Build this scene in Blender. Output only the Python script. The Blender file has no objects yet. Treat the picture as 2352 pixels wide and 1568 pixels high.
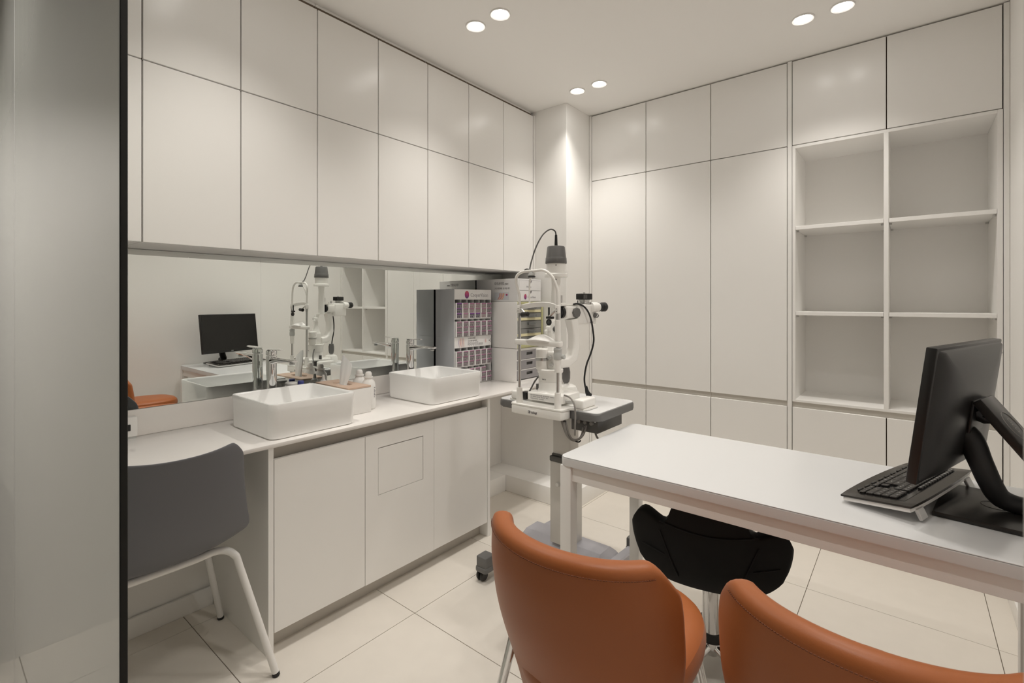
import bpy, bmesh, math, random
from math import sin, cos, pi, radians, sqrt
from mathutils import Vector, Matrix

random.seed(7)
scn = bpy.context.scene
col = scn.collection

# ------------------------------------------------------------------ camera
FPX = 1120.0
cam_d = bpy.data.cameras.new('camera')
cam_d.sensor_fit = 'HORIZONTAL'
cam_d.sensor_width = 36.0
cam_d.lens = FPX * 36.0 / 2352.0
cam_d.shift_y = -(784.0 - 693.5) / 2352.0
cam_d.clip_start = 0.02
cam_d.dof.use_dof = True
cam_d.dof.focus_distance = 2.2
cam_d.dof.aperture_fstop = 14.0
cam = bpy.data.objects.new('camera', cam_d)
YAW = math.atan(912.0 / FPX)
cam.location = (0, 0, 1.26)
cam.rotation_euler = (pi / 2, 0, YAW - pi / 2)
col.objects.link(cam)
scn.camera = cam

# ------------------------------------------------------------------ world, view
w = bpy.data.worlds.new('world')
scn.world = w
w.use_nodes = True
w.node_tree.nodes['Background'].inputs[0].default_value = (0.9, 0.86, 0.8, 1)
w.node_tree.nodes['Background'].inputs[1].default_value = 0.02
scn.view_settings.view_transform = 'Standard'
scn.view_settings.look = 'None'
scn.view_settings.gamma = 1.0
scn.view_settings.use_curve_mapping = False
scn.view_settings.exposure = 0.0
scn.cycles.use_denoising = True
scn.cycles.max_bounces = 12
scn.cycles.diffuse_bounces = 8
scn.cycles.transparent_max_bounces = 12
scn.cycles.sample_clamp_indirect = 6.0
scn.cycles.caustics_reflective = False
scn.cycles.caustics_refractive = False

# ------------------------------------------------------------------ lights (the recessed downlights, plus added hall fill)
CEIL = 2.55
SPOT_W = 17.0
SPOT_COL = (1.0, 0.95, 0.885)
LIGHTS = [(x, y) for x in (0.68, 1.66, 2.56) for y in (1.57, 1.42, 0.375, 0.225)]
HALL_FILL = [(-1.1, -0.6, 2.0), (-0.40, 1.72, 100.0)]  # unseen lamps, added to brighten the glass and the hall


def spot(x, y, power, size=106, blend=0.85):
    d = bpy.data.lights.new('downlight_beam', 'SPOT')
    d.energy = power
    d.color = SPOT_COL
    d.spot_size = radians(size)
    d.spot_blend = blend
    d.shadow_soft_size = 0.03
    o = bpy.data.objects.new('downlight_beam', d)
    o.location = (x, y, CEIL - 0.012)
    col.objects.link(o)


for x, y in LIGHTS:
    spot(x, y, SPOT_W)
for x, y, p in HALL_FILL:
    spot(x, y, p, 120, 0.6)


# ------------------------------------------------------------------ materials
def mat(name, color, rough=0.5, metal=0.0, spec=0.5, coat=0.0, noise=0.0, nscale=8.0, bump=0.0, bscale=200.0,
        trans=0.0, ior=1.45, emit=None, estr=0.0, alpha=1.0, bdist=0.001):
    m = bpy.data.materials.new(name)
    m.use_nodes = True
    nt = m.node_tree
    b = nt.nodes['Principled BSDF']
    c = (color[0], color[1], color[2], 1)
    b.inputs['Base Color'].default_value = c
    b.inputs['Roughness'].default_value = rough
    b.inputs['Metallic'].default_value = metal
    b.inputs['Specular IOR Level'].default_value = spec
    b.inputs['Coat Weight'].default_value = coat
    b.inputs['Coat Roughness'].default_value = 0.05
    b.inputs['Transmission Weight'].default_value = trans
    b.inputs['IOR'].default_value = ior
    b.inputs['Alpha'].default_value = alpha
    if emit:
        b.inputs['Emission Color'].default_value = (*emit, 1)
        b.inputs['Emission Strength'].default_value = estr
    if noise or bump:
        tc = nt.nodes.new('ShaderNodeTexCoord')
    if noise:
        n = nt.nodes.new('ShaderNodeTexNoise')
        n.inputs['Scale'].default_value = nscale
        n.inputs['Detail'].default_value = 6
        nt.links.new(tc.outputs['Object'], n.inputs['Vector'])
        mx = nt.nodes.new('ShaderNodeMix')
        mx.data_type = 'RGBA'
        mx.inputs[6].default_value = tuple(v * (1 - noise) for v in color) + (1,)
        mx.inputs[7].default_value = tuple(min(1, v * (1 + noise)) for v in color) + (1,)
        nt.links.new(n.outputs['Fac'], mx.inputs[0])
        nt.links.new(mx.outputs[2], b.inputs['Base Color'])
    if bump:
        n2 = nt.nodes.new('ShaderNodeTexNoise')
        n2.inputs['Scale'].default_value = bscale
        n2.inputs['Detail'].default_value = 3
        nt.links.new(tc.outputs['Object'], n2.inputs['Vector'])
        bp = nt.nodes.new('ShaderNodeBump')
        bp.inputs['Strength'].default_value = bump
        bp.inputs['Distance'].default_value = bdist
        nt.links.new(n2.outputs['Fac'], bp.inputs['Height'])
        nt.links.new(bp.outputs['Normal'], b.inputs['Normal'])
    return m


M = {}
M['paint'] = mat('white_wall_paint', (0.90, 0.89, 0.87), 0.75, spec=0.25, bump=0.05, bscale=350)
M['ceiling'] = mat('ceiling_paint', (0.91, 0.90, 0.88), 0.85, spec=0.2, bump=0.04, bscale=300)
M['lam'] = mat('white_cabinet_laminate', (0.89, 0.88, 0.86), 0.24, spec=0.45, bump=0.02, bscale=120)
M['lam_in'] = mat('white_shelf_melamine', (0.88, 0.87, 0.85), 0.5, spec=0.3)
M['gap'] = mat('shadow_gap_board', (0.16, 0.12, 0.09), 0.8)
M['rail'] = mat('finger_rail_beige', (0.62, 0.59, 0.54), 0.5)
M['tile'] = mat('beige_porcelain_tile', (0.77, 0.725, 0.66), 0.42, spec=0.4, noise=0.035, nscale=14, bump=0.06, bscale=90)
M['grout'] = mat('dark_tile_grout', (0.20, 0.17, 0.14), 0.9)
M['counter'] = mat('pale_solid_surface', (0.86, 0.835, 0.81), 0.16, spec=0.5, noise=0.01, nscale=40)
M['mirror'] = mat('mirror_silvering', (0.85, 0.88, 0.86), 0.0, metal=1.0)
M['mirror_edge'] = mat('mirror_glass_edge', (0.55, 0.62, 0.58), 0.2)
M['ceramic'] = mat('white_glazed_ceramic', (0.91, 0.91, 0.90), 0.08, spec=0.5)
M['chrome'] = mat('polished_chrome', (0.83, 0.83, 0.83), 0.06, metal=1.0)
M['steel'] = mat('brushed_steel', (0.62, 0.62, 0.61), 0.28, metal=1.0)
M['black_rubber'] = mat('black_rubber', (0.018, 0.018, 0.018), 0.55)
M['black_plastic'] = mat('black_plastic', (0.016, 0.0155, 0.015), 0.35, bump=0.05, bscale=400)
M['black_gloss'] = mat('glossy_black_plastic', (0.012, 0.012, 0.012), 0.08)
M['black_brushed'] = mat('dark_brushed_plate', (0.022, 0.02, 0.018), 0.28, bump=0.1, bscale=300)
M['black_pu'] = mat('black_synthetic_leather', (0.006, 0.006, 0.006), 0.62, spec=0.25, bump=0.15, bscale=500)
M['screen'] = mat('dark_display_panel', (0.012, 0.011, 0.010), 0.22)
M['leather'] = mat('tan_leather', (0.39, 0.122, 0.038), 0.42, spec=0.4, noise=0.05, nscale=6, bump=0.12, bscale=420)
M['stitch'] = mat('brown_thread', (0.16, 0.05, 0.02), 0.8)
M['grey_shell'] = mat('dark_grey_plastic_shell', (0.135, 0.137, 0.148), 0.5, bump=0.05, bscale=600)
M['white_metal'] = mat('white_powder_coat', (0.80, 0.79, 0.77), 0.35)
M['inst'] = mat('instrument_ivory_white', (0.87, 0.86, 0.83), 0.25, spec=0.5)
M['inst_grey'] = mat('instrument_pale_grey', (0.52, 0.53, 0.52), 0.35)
M['dark_grey'] = mat('dark_grey_plastic', (0.10, 0.098, 0.094), 0.42)
M['mid_grey'] = mat('mid_grey_plastic', (0.135, 0.133, 0.13), 0.45)
M['base_grey'] = mat('lilac_grey_cover', (0.45, 0.445, 0.485), 0.45)
M['col_metal'] = mat('pale_anodised_column', (0.66, 0.64, 0.61), 0.4, metal=0.25)
M['desk_white'] = mat('desk_white_laminate', (0.68, 0.685, 0.69), 0.22, spec=0.5)
M['desk_leg'] = mat('desk_white_metal', (0.82, 0.81, 0.79), 0.4)
M['desk_line'] = mat('grey_sheet_edge', (0.22, 0.24, 0.25), 0.3)
M['cardboard'] = mat('white_card', (0.78, 0.775, 0.775), 0.55)
M['card_grey'] = mat('pale_grey_card', (0.60, 0.62, 0.65), 0.55)
M['slot'] = mat('slot_card_inside', (0.42, 0.38, 0.42), 0.7)
M['ink'] = mat('dark_print', (0.10, 0.09, 0.10), 0.7)
M['ink_grey'] = mat('grey_print', (0.32, 0.31, 0.33), 0.7)
M['pink'] = mat('magenta_print', (0.37, 0.15, 0.27), 0.5)
M['purple'] = mat('purple_print', (0.22, 0.05, 0.30), 0.5)
M['boxgrey'] = mat('grey_box_print', (0.17, 0.15, 0.155), 0.5)
M['boxgrey2'] = mat('rosy_grey_box_print', (0.27, 0.215, 0.215), 0.5)
M['boxdark'] = mat('charcoal_box_print', (0.08, 0.075, 0.09), 0.5)
M['box_print'] = mat('pale_box_print', (0.42, 0.38, 0.40), 0.55)
M['orange'] = mat('orange_print', (0.75, 0.27, 0.06), 0.5)
M['red'] = mat('red_print', (0.52, 0.06, 0.06), 0.5)
M['olive'] = mat('pale_olive_plastic', (0.50, 0.49, 0.26), 0.45)
M['cream'] = mat('cream_paper', (0.78, 0.72, 0.46), 0.6)
M['smoke'] = mat('smoky_clear_drawer', (0.24, 0.24, 0.23), 0.15, spec=0.5)
M['clear'] = mat('clear_plastic', (0.8, 0.82, 0.82), 0.08, trans=0.9, ior=1.4)
M['drawer_grey'] = mat('grey_drawer_plastic', (0.30, 0.29, 0.30), 0.45)
M['wood'] = mat('pale_tan_lid', (0.62, 0.46, 0.36), 0.55, noise=0.08, nscale=30)
M['tissue'] = mat('white_tissue', (0.93, 0.925, 0.92), 0.9, spec=0.1)
M['blue'] = mat('blue_cap', (0.10, 0.12, 0.42), 0.4)
M['green_liq'] = mat('olive_liquid', (0.30, 0.30, 0.08), 0.15)
M['white_pl'] = mat('white_plastic', (0.82, 0.81, 0.79), 0.3)
M['key'] = mat('dark_key_plastic', (0.030, 0.027, 0.025), 0.3)
M['kb'] = mat('bronze_black_keyboard', (0.030, 0.027, 0.024), 0.16)
M['silver'] = mat('silver_plastic', (0.62, 0.62, 0.61), 0.35)
M['legend'] = mat('white_key_print', (0.75, 0.75, 0.74), 0.6)
M['cable_grey'] = mat('grey_cable', (0.25, 0.235, 0.22), 0.45)
M['lens_glass'] = mat('lens_glass', (0.02, 0.02, 0.025), 0.03, coat=1.0)
M['lamp'] = mat('lit_lamp_lens', (1, 1, 1), 0.5, emit=(1.0, 0.97, 0.92), estr=26.0)
M['trim_white'] = mat('white_lamp_trim', (0.82, 0.81, 0.79), 0.45)
M['seal'] = mat('black_door_seal', (0.010, 0.010, 0.008), 0.6)
M['hall'] = mat('darkened_hall_paint', (0.07, 0.06, 0.055), 0.8)  # unseen hall walls, darkened to cut bounce onto the chair backs
M['jamb'] = mat('pale_door_jamb', (0.62, 0.60, 0.57), 0.4)


def film_glass():
    """clear pane with a white film thinning at top and foot; haze paints in hall reflection"""
    m = bpy.data.materials.new('film_and_haze_glass')
    m.use_nodes = True
    nt = m.node_tree
    nt.nodes.clear()
    out = nt.nodes.new('ShaderNodeOutputMaterial')
    tc = nt.nodes.new('ShaderNodeTexCoord')
    sep = nt.nodes.new('ShaderNodeSeparateXYZ')
    nt.links.new(tc.outputs['Object'], sep.inputs[0])
    mr = nt.nodes.new('ShaderNodeMapRange')
    mr.inputs[1].default_value = 0.0
    mr.inputs[2].default_value = 2.55
    nt.links.new(sep.outputs['Z'], mr.inputs[0])
    ramp = nt.nodes.new('ShaderNodeValToRGB')
    r = ramp.color_ramp
    r.elements[0].position = 0.0
    r.elements[0].color = (0.62,) * 3 + (1,)
    r.elements[1].position = 1.0
    r.elements[1].color = (0.40,) * 3 + (1,)
    e = r.elements.new(0.25)
    e.color = (0.90,) * 3 + (1,)
    e = r.elements.new(0.42)
    e.color = (0.975,) * 3 + (1,)
    e = r.elements.new(0.55)
    e.color = (0.88,) * 3 + (1,)
    e = r.elements.new(0.72)
    e.color = (0.48,) * 3 + (1,)
    nt.links.new(mr.outputs[0], ramp.inputs[0])
    tr = nt.nodes.new('ShaderNodeBsdfTransparent')
    tr.inputs[0].default_value = (0.93, 0.95, 0.92, 1)
    tl = nt.nodes.new('ShaderNodeBsdfTranslucent')
    tl.inputs[0].default_value = (0.88, 0.89, 0.85, 1)  # pale tone also stands in for the reflected hall wall
    df = nt.nodes.new('ShaderNodeBsdfDiffuse')
    df.inputs[0].default_value = (0.88, 0.89, 0.85, 1)
    mx0 = nt.nodes.new('ShaderNodeMixShader')
    mx0.inputs[0].default_value = 0.55
    nt.links.new(df.outputs[0], mx0.inputs[1])
    nt.links.new(tl.outputs[0], mx0.inputs[2])
    mx = nt.nodes.new('ShaderNodeMixShader')
    nt.links.new(ramp.outputs[0], mx.inputs[0])
    nt.links.new(tr.outputs[0], mx.inputs[1])
    nt.links.new(mx0.outputs[0], mx.inputs[2])
    gl = nt.nodes.new('ShaderNodeBsdfGlossy')
    gl.inputs['Roughness'].default_value = 0.02
    fr = nt.nodes.new('ShaderNodeFresnel')
    fr.inputs[0].default_value = 1.22
    mx2 = nt.nodes.new('ShaderNodeMixShader')
    nt.links.new(fr.outputs[0], mx2.inputs[0])
    nt.links.new(mx.outputs[0], mx2.inputs[1])
    nt.links.new(gl.outputs[0], mx2.inputs[2])
    nt.links.new(mx2.outputs[0], out.inputs[0])
    return m


M['film'] = film_glass()


def egg_mat():
    m = bpy.data.materials.new('gradient_egg_print')
    m.use_nodes = True
    nt = m.node_tree
    b = nt.nodes['Principled BSDF']
    tc = nt.nodes.new('ShaderNodeTexCoord')
    sep = nt.nodes.new('ShaderNodeSeparateXYZ')
    nt.links.new(tc.outputs['Generated'], sep.inputs[0])
    ramp = nt.nodes.new('ShaderNodeValToRGB')
    r = ramp.color_ramp
    r.elements[0].color = (0.06, 0.02, 0.16, 1)
    r.elements[1].color = (0.60, 0.10, 0.12, 1)
    e = r.elements.new(0.5)
    e.color = (0.40, 0.05, 0.20, 1)
    nt.links.new(sep.outputs['Z'], ramp.inputs[0])
    nt.links.new(ramp.outputs[0], b.inputs['Base Color'])
    return m


M['egg'] = egg_mat()

# ------------------------------------------------------------------ mesh helpers
WL = {}   # object name -> world origin used while authoring in world space


class MB:
    def __init__(self):
        self.bm = bmesh.new()
        self.mi = 0

    def _mark(self, faces):
        for f in faces:
            f.material_index = self.mi
            f.smooth = True

    def box(self, lo, hi, bev=0.0, seg=2, mx=None):
        bm = self.bm
        lo = Vector(lo)
        hi = Vector(hi)
        lo2 = Vector([min(a, b) for a, b in zip(lo, hi)])
        hi2 = Vector([max(a, b) for a, b in zip(lo, hi)])
        c = (lo2 + hi2) / 2
        s = hi2 - lo2
        n0 = set(bm.faces)
        v = bmesh.ops.create_cube(bm, size=1.0)['verts']
        for p in v:
            p.co = Vector((p.co.x * s.x, p.co.y * s.y, p.co.z * s.z)) + c
        if bev > 0:
            b = min(bev, min(s) * 0.49)
            es = {e for p in v for e in p.link_edges}
            bmesh.ops.bevel(bm, geom=list(es), offset=b, segments=seg, profile=0.5, affect='EDGES')
        nf = [f for f in bm.faces if f not in n0]
        if mx is not None:
            vs = {p for f in nf for p in f.verts}
            bmesh.ops.transform(bm, matrix=mx, verts=list(vs))
        self._mark(nf)
        return self

    def prism(self, poly, z0, z1, bev=0.0, seg=2, mx=None):
        bm = self.bm
        n0 = set(bm.faces)
        a = [bm.verts.new((p[0], p[1], z0)) for p in poly]
        b = [bm.verts.new((p[0], p[1], z1)) for p in poly]
        n = len(poly)
        fs = [bm.faces.new(list(reversed(a))), bm.faces.new(b)]
        top = fs[1]
        bot = fs[0]
        for i in range(n):
            j = (i + 1) % n
            fs.append(bm.faces.new((a[i], a[j], b[j], b[i])))
        if bev > 0:
            es = list(top.edges) + list(bot.edges)
            bmesh.ops.bevel(bm, geom=es, offset=bev, segments=seg, profile=0.5, affect='EDGES')
        nf = [f for f in bm.faces if f not in n0]
        bmesh.ops.recalc_face_normals(bm, faces=nf)
        if mx is not None:
            vs = {p for f in nf for p in f.verts}
            bmesh.ops.transform(bm, matrix=mx, verts=list(vs))
        self._mark(nf)
        return self

    def rings(self, rings, close=True, cap=True):
        bm = self.bm
        n0 = set(bm.faces)
        vr = [[bm.verts.new(p) for p in r] for r in rings]
        n = len(vr[0])
        for i in range(len(vr) - 1):
            for j in range(n if close else n - 1):
                k = (j + 1) % n
                try:
                    bm.faces.new((vr[i][j], vr[i][k], vr[i + 1][k], vr[i + 1][j]))
                except ValueError:
                    pass
        if cap:
            bm.faces.new(list(reversed(vr[0])))
            bm.faces.new(vr[-1])
        nf = [f for f in bm.faces if f not in n0]
        bmesh.ops.recalc_face_normals(bm, faces=nf)
        self._mark(nf)
        return self

    def tube(self, pts, r, seg=10, smooth=True, sub=6, rad=None):
        P = [Vector(p) for p in pts]
        R = rad if rad else [r] * len(P)
        if smooth and len(P) > 2:
            Q, RR = [], []
            for i in range(len(P) - 1):
                p0 = P[max(i - 1, 0)]
                p1 = P[i]
                p2 = P[i + 1]
                p3 = P[min(i + 2, len(P) - 1)]
                for k in range(sub):
                    t = k / sub
                    Q.append(0.5 * ((2 * p1) + (p2 - p0) * t + (2 * p0 - 5 * p1 + 4 * p2 - p3) * t * t + (3 * p1 - p0 - 3 * p2 + p3) * t ** 3))
                    RR.append(R[i] * (1 - t) + R[i + 1] * t)
            Q.append(P[-1])
            RR.append(R[-1])
            P, R = Q, RR
        rings = []
        up = None
        for i, p in enumerate(P):
            d = (P[min(i + 1, len(P) - 1)] - P[max(i - 1, 0)]).normalized()
            if up is None:
                up = Vector((0, 0, 1)) if abs(d.z) < 0.9 else Vector((1, 0, 0))
            x = d.cross(up)
            if x.length < 1e-4:
                x = d.orthogonal()
            x.normalize()
            y = x.cross(d).normalized()
            up = y
            rings.append([p + (x * cos(2 * pi * j / seg) + y * sin(2 * pi * j / seg)) * R[i] for j in range(seg)])
        return self.rings(rings)

    def cyl(self, p0, p1, r0, r1=None, seg=20, bev=0.0):
        """straight turned piece from p0 to p1, edges eased by bev"""
        p0 = Vector(p0)
        p1 = Vector(p1)
        r1 = r0 if r1 is None else r1
        L = (p1 - p0).length
        prof = [(r0 - bev, 0), (r0, bev), (r1, L - bev), (r1 - bev, L)] if bev > 0 else [(r0, 0), (r1, L)]
        return self.lathe(prof, p0, p1 - p0, seg)

    def lathe(self, prof, origin=(0, 0, 0), axis=(0, 0, 1), seg=24, sx=1.0, sy=1.0):
        q = Vector(axis).to_track_quat('Z', 'Y').to_matrix()
        o = Vector(origin)
        rings = []
        for r, z in prof:
            r = max(r, 1e-5)
            rings.append([o + q @ Vector((r * cos(2 * pi * j / seg) * sx, r * sin(2 * pi * j / seg) * sy, z)) for j in range(seg)])
        return self.rings(rings)

    def ball(self, c, r, sc=(1, 1, 1), seg=16):
        prof = [(sin(pi * i / 10) * r, -cos(pi * i / 10) * r) for i in range(11)]
        bm = self.bm
        n0 = set(bm.verts)
        self.lathe(prof, (0, 0, 0), (0, 0, 1), seg)
        for v in bm.verts:
            if v not in n0:
                v.co = Vector((v.co.x * sc[0], v.co.y * sc[1], v.co.z * sc[2])) + Vector(c)
        return self

    def xform(self, mx):
        bmesh.ops.transform(self.bm, matrix=mx, verts=list(self.bm.verts))
        return self

    def build(self, name, m, parent=None, loc=None, local=False, angle=35):
        """world-space geometry -> one object; with loc it becomes a top-level object whose origin is loc"""
        me = bpy.data.meshes.new(name)
        off = Vector((0, 0, 0))
        if not local:
            if parent is not None:
                off = WL[parent.name]
            elif loc is not None:
                off = Vector(loc)
        if off.length:
            bmesh.ops.translate(self.bm, vec=-off, verts=list(self.bm.verts))
        self.bm.to_mesh(me)
        self.bm.free()
        ms = m if isinstance(m, (list, tuple)) else [m]
        for k in ms:
            me.materials.append(k)
        me.set_sharp_from_angle(angle=radians(angle))
        o = bpy.data.objects.new(name, me)
        col.objects.link(o)
        if parent is not None:
            o.parent = parent
        elif loc is not None:
            o.location = loc
        WL[o.name] = off
        return o


def tag(o, label=None, cat=None, group=None, kind=None):
    if label:
        o['label'] = label
    if cat:
        o['category'] = cat
    if group:
        o['group'] = group
    if kind:
        o['kind'] = kind
    return o


def thing(name, label, cat, loc=(0, 0, 0), rz=0.0, group=None):
    o = bpy.data.objects.new(name, None)
    o.empty_display_size = 0.05
    o.location = loc
    o.rotation_euler = (0, 0, rz)
    col.objects.link(o)
    WL[o.name] = Vector(loc)
    return tag(o, label, cat, group)


def copy_tree(o, parent=None):
    c = o.copy()
    col.objects.link(c)
    if parent is not None:
        c.parent = parent
    for ch in list(o.children):
        copy_tree(ch, c)
    return c


def text(body, size, m, parent, origin, xd, yd, name='lettering', align='LEFT', extrude=0.0003, local=False, sx=1.0, bold=0.0):
    """flat print lying on a face: origin, reading direction, up direction"""
    cu = bpy.data.curves.new('print', 'FONT')
    cu.body = body
    cu.size = size
    cu.align_x = align
    cu.resolution_u = 2
    cu.extrude = extrude
    cu.offset = bold
    t = bpy.data.objects.new('print', cu)
    col.objects.link(t)
    bpy.context.view_layer.update()
    me = bpy.data.meshes.new_from_object(t.evaluated_get(bpy.context.evaluated_depsgraph_get()))
    bpy.data.objects.remove(t)
    xd = Vector(xd).normalized()
    yd = Vector(yd).normalized()
    zd = xd.cross(yd)
    mx = Matrix.Translation(Vector(origin)) @ Matrix((xd, yd, zd)).transposed().to_4x4() @ Matrix.Diagonal((sx, 1, 1, 1))
    if not local and parent is not None:
        mx = Matrix.Translation(-WL[parent.name]) @ mx
    me.transform(mx)
    me.materials.clear()
    me.materials.append(m)
    me.name = name
    o = bpy.data.objects.new(name, me)
    col.objects.link(o)
    o.parent = parent
    WL[o.name] = WL[parent.name] if parent is not None else Vector((0, 0, 0))
    return o


def rrect(x0, y0, x1, y1, r, seg=6):
    pts = []
    for cx, cy, a0 in ((x1 - r, y1 - r, 0), (x0 + r, y1 - r, 90), (x0 + r, y0 + r, 180), (x1 - r, y0 + r, 270)):
        for i in range(seg + 1):
            a = radians(a0 + 90 * i / seg)
            pts.append((cx + r * cos(a), cy + r * sin(a)))
    return pts


def modify(o, sub=0, solid=0.0, offset=-1):
    if solid:
        s = o.modifiers.new('thickness', 'SOLIDIFY')
        s.thickness = solid
        s.offset = offset
        s.use_even_offset = True
    if sub:
        s = o.modifiers.new('smooth', 'SUBSURF')
        s.levels = sub
        s.render_levels = sub
    for p in o.data.polygons:
        p.use_smooth = True
    return o


# ================================================================== ROOM SHELL
YA, XB, YC = 2.275, 3.32, -0.335       # left wall, back wall, right wall
XG = 0.165                             # glass partition plane
HX0, HY0, HY1 = -1.7, -1.3, 2.45        # hall behind the partition

# floor slab with its tiles
fl = MB().box((HX0, HY0, -0.08), (XB, HY1, -0.003)).build('floor', M['grout'])
tag(fl, kind='structure')
tile_mesh = {}
TJ = 0.0025


def floor_tile(x0, y0, x1, y1):
    key = (round(x1 - x0, 4), round(y1 - y0, 4))
    if key not in tile_mesh:
        o = MB().box((0, 0, -0.012), (x1 - x0, y1 - y0, 0.0), 0.0006, 1).build('tile', M['tile'], fl, local=True)
        tile_mesh[key] = o.data
    else:
        o = bpy.data.objects.new('tile', tile_mesh[key])
        col.objects.link(o)
        o.parent = fl
    o.location = (x0, y0, 0)


xs = [1.284 + 0.6 * k for k in range(-6, 4)]
ys = [0.35 + 0.602 * k for k in range(-4, 6)]
for i in range(len(xs) - 1):
    for j in range(len(ys) - 1):
        a0, a1 = max(xs[i] + TJ / 2, HX0), min(xs[i + 1] - TJ / 2, XB - 0.33)
        b0, b1 = max(ys[j] + TJ / 2, HY0), min(ys[j + 1] - TJ / 2, HY1)
        if a1 - a0 < 0.02 or b1 - b0 < 0.02:
            continue
        if a0 > XG and (b0 > YA):
            continue
        if a0 > XG and b1 < YC - 0.02:
            continue
        floor_tile(a0, b0, a1, b1)

tag(MB().box((HX0, HY0, CEIL), (XB, HY1, CEIL + 0.08)).build('ceiling', M['ceiling']), kind='structure')
tag(MB().box((XG - 0.02, YA, 0), (XB, YA + 0.1, CEIL)).build('wall_left', M['paint']), kind='structure')
tag(MB().box((XB, YC - 0.1, 0), (XB + 0.1, YA + 0.1, CEIL)).build('wall_back', M['paint']), kind='structure')
tag(MB().box((XG - 0.02, YC - 0.1, 0), (XB, YC, CEIL)).build('wall_right', M['paint']), kind='structure')
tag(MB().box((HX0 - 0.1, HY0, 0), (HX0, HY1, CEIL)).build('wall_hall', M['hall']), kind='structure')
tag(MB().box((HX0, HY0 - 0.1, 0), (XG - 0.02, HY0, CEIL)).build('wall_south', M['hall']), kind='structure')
tag(MB().box((HX0, HY1, 0), (XG - 0.02, HY1 + 0.1, CEIL)).build('wall_north', M['paint']), kind='structure')
b = MB().box((0.9, YC + 0.0, 0), (XB - 0.36, YC + 0.012, 0.075), 0.002)
tag(b.build('baseboard_right', M['lam']), kind='structure')
b = MB().box((XG, YA - 0.022, 0), (0.79, YA - 0.008, 0.075), 0.002)
tag(b.build('baseboard_left', M['lam']), kind='structure')
# walls that close the partition plane beside the doorway
tag(MB().box((XG - 0.02, YC, 0), (XG + 0.02, -0.075, CEIL)).build('wall_front', M['paint']), kind='structure')
jb = MB().box((XG, -0.075, 0), (XG + 0.02, -0.0234, CEIL), 0.001)
tag(jb.build('trim_1', M['jamb']), kind='structure')

# corner pillar and the low tiled curb round it
PX, PY = 2.67, 1.72
tag(MB().box((PX, PY, 0), (XB, YA, CEIL), 0.002, 1).build('pillar', M['paint']), kind='structure')
cb = MB()
cb.box((2.50, 1.569, 0), (XB - 0.36, PY, 0.108), 0.003)
cb.box((2.50, PY, 0), (PX, YA, 0.108), 0.003)
cb.box((1.97, 2.09, 0), (2.50, YA, 0.108), 0.003)
tag(cb.build('trim_2', M['paint']), kind='structure')

# ================================================================== GLASS PARTITION
gp = thing('glass_partition', 'tall glass partition with film, painted pale haze and black edge seal beside the doorway', 'partition', (XG, 1.36, 0))
MB().box((XG - 0.004, 0.758, 0.0), (XG + 0.004, 1.745, CEIL - 0.005)).build('pane', M['film'], gp)
MB().box((XG - 0.004, 1.75, 0.0), (XG + 0.004, 2.2535, CEIL - 0.005)).build('pane', M['film'], gp)
MB().box((XG - 0.004, 0.7545, 0.0), (XG + 0.004, 0.758, CEIL - 0.002), 0.0008, 1).build('edge_seal', M['seal'], gp)
MB().box((XG - 0.004, 1.7445, 0.0), (XG + 0.004, 1.7505, CEIL - 0.005)).build('joint_seal', M['inst_grey'], gp)

# ================================================================== DOWNLIGHTS
proto = None


def downlight(x, y, label):
    global proto
    if proto is None:
        o = thing('downlight', label, 'downlight', (x, y, CEIL), 0, 'recessed ceiling downlights')
        MB().lathe([(0.033, 0.004), (0.034, -0.002), (0.044, -0.006), (0.047, -0.003), (0.047, 0.001)], (0, 0, 0), (0, 0, 1), 32).build('trim_ring', M['trim_white'], o, local=True)
        MB().lathe([(0.0, -0.0045), (0.022, -0.0045), (0.0305, -0.003), (0.031, 0.002)], (0, 0, 0), (0, 0, 1), 32).build('lens', M['lamp'], o, local=True)
        proto = o
    else:
        o = copy_tree(proto)
        o.location = (x, y, CEIL)
        o['label'] = label


LX = {0.68: 'nearest the glass partition', 1.66: 'in the middle of the room', 2.56: 'nearest the shelf wall'}
for x, y in LIGHTS:
    pos = {1.57: 'vanity side, outer of the pair', 1.42: 'vanity side, inner of the pair',
           0.375: 'desk side, inner of the pair', 0.225: 'desk side, outer of the pair'}[y]
    downlight(x, y, 'round downlight %s, %s' % (LX[x], pos))
for i, (x, y, p) in enumerate(HALL_FILL):  # fittings for the added hall fill
    downlight(x, y, 'added unseen fill lamp in the hall ceiling %s' % ('before the doorway', 'before the glass partition')[i])

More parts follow.
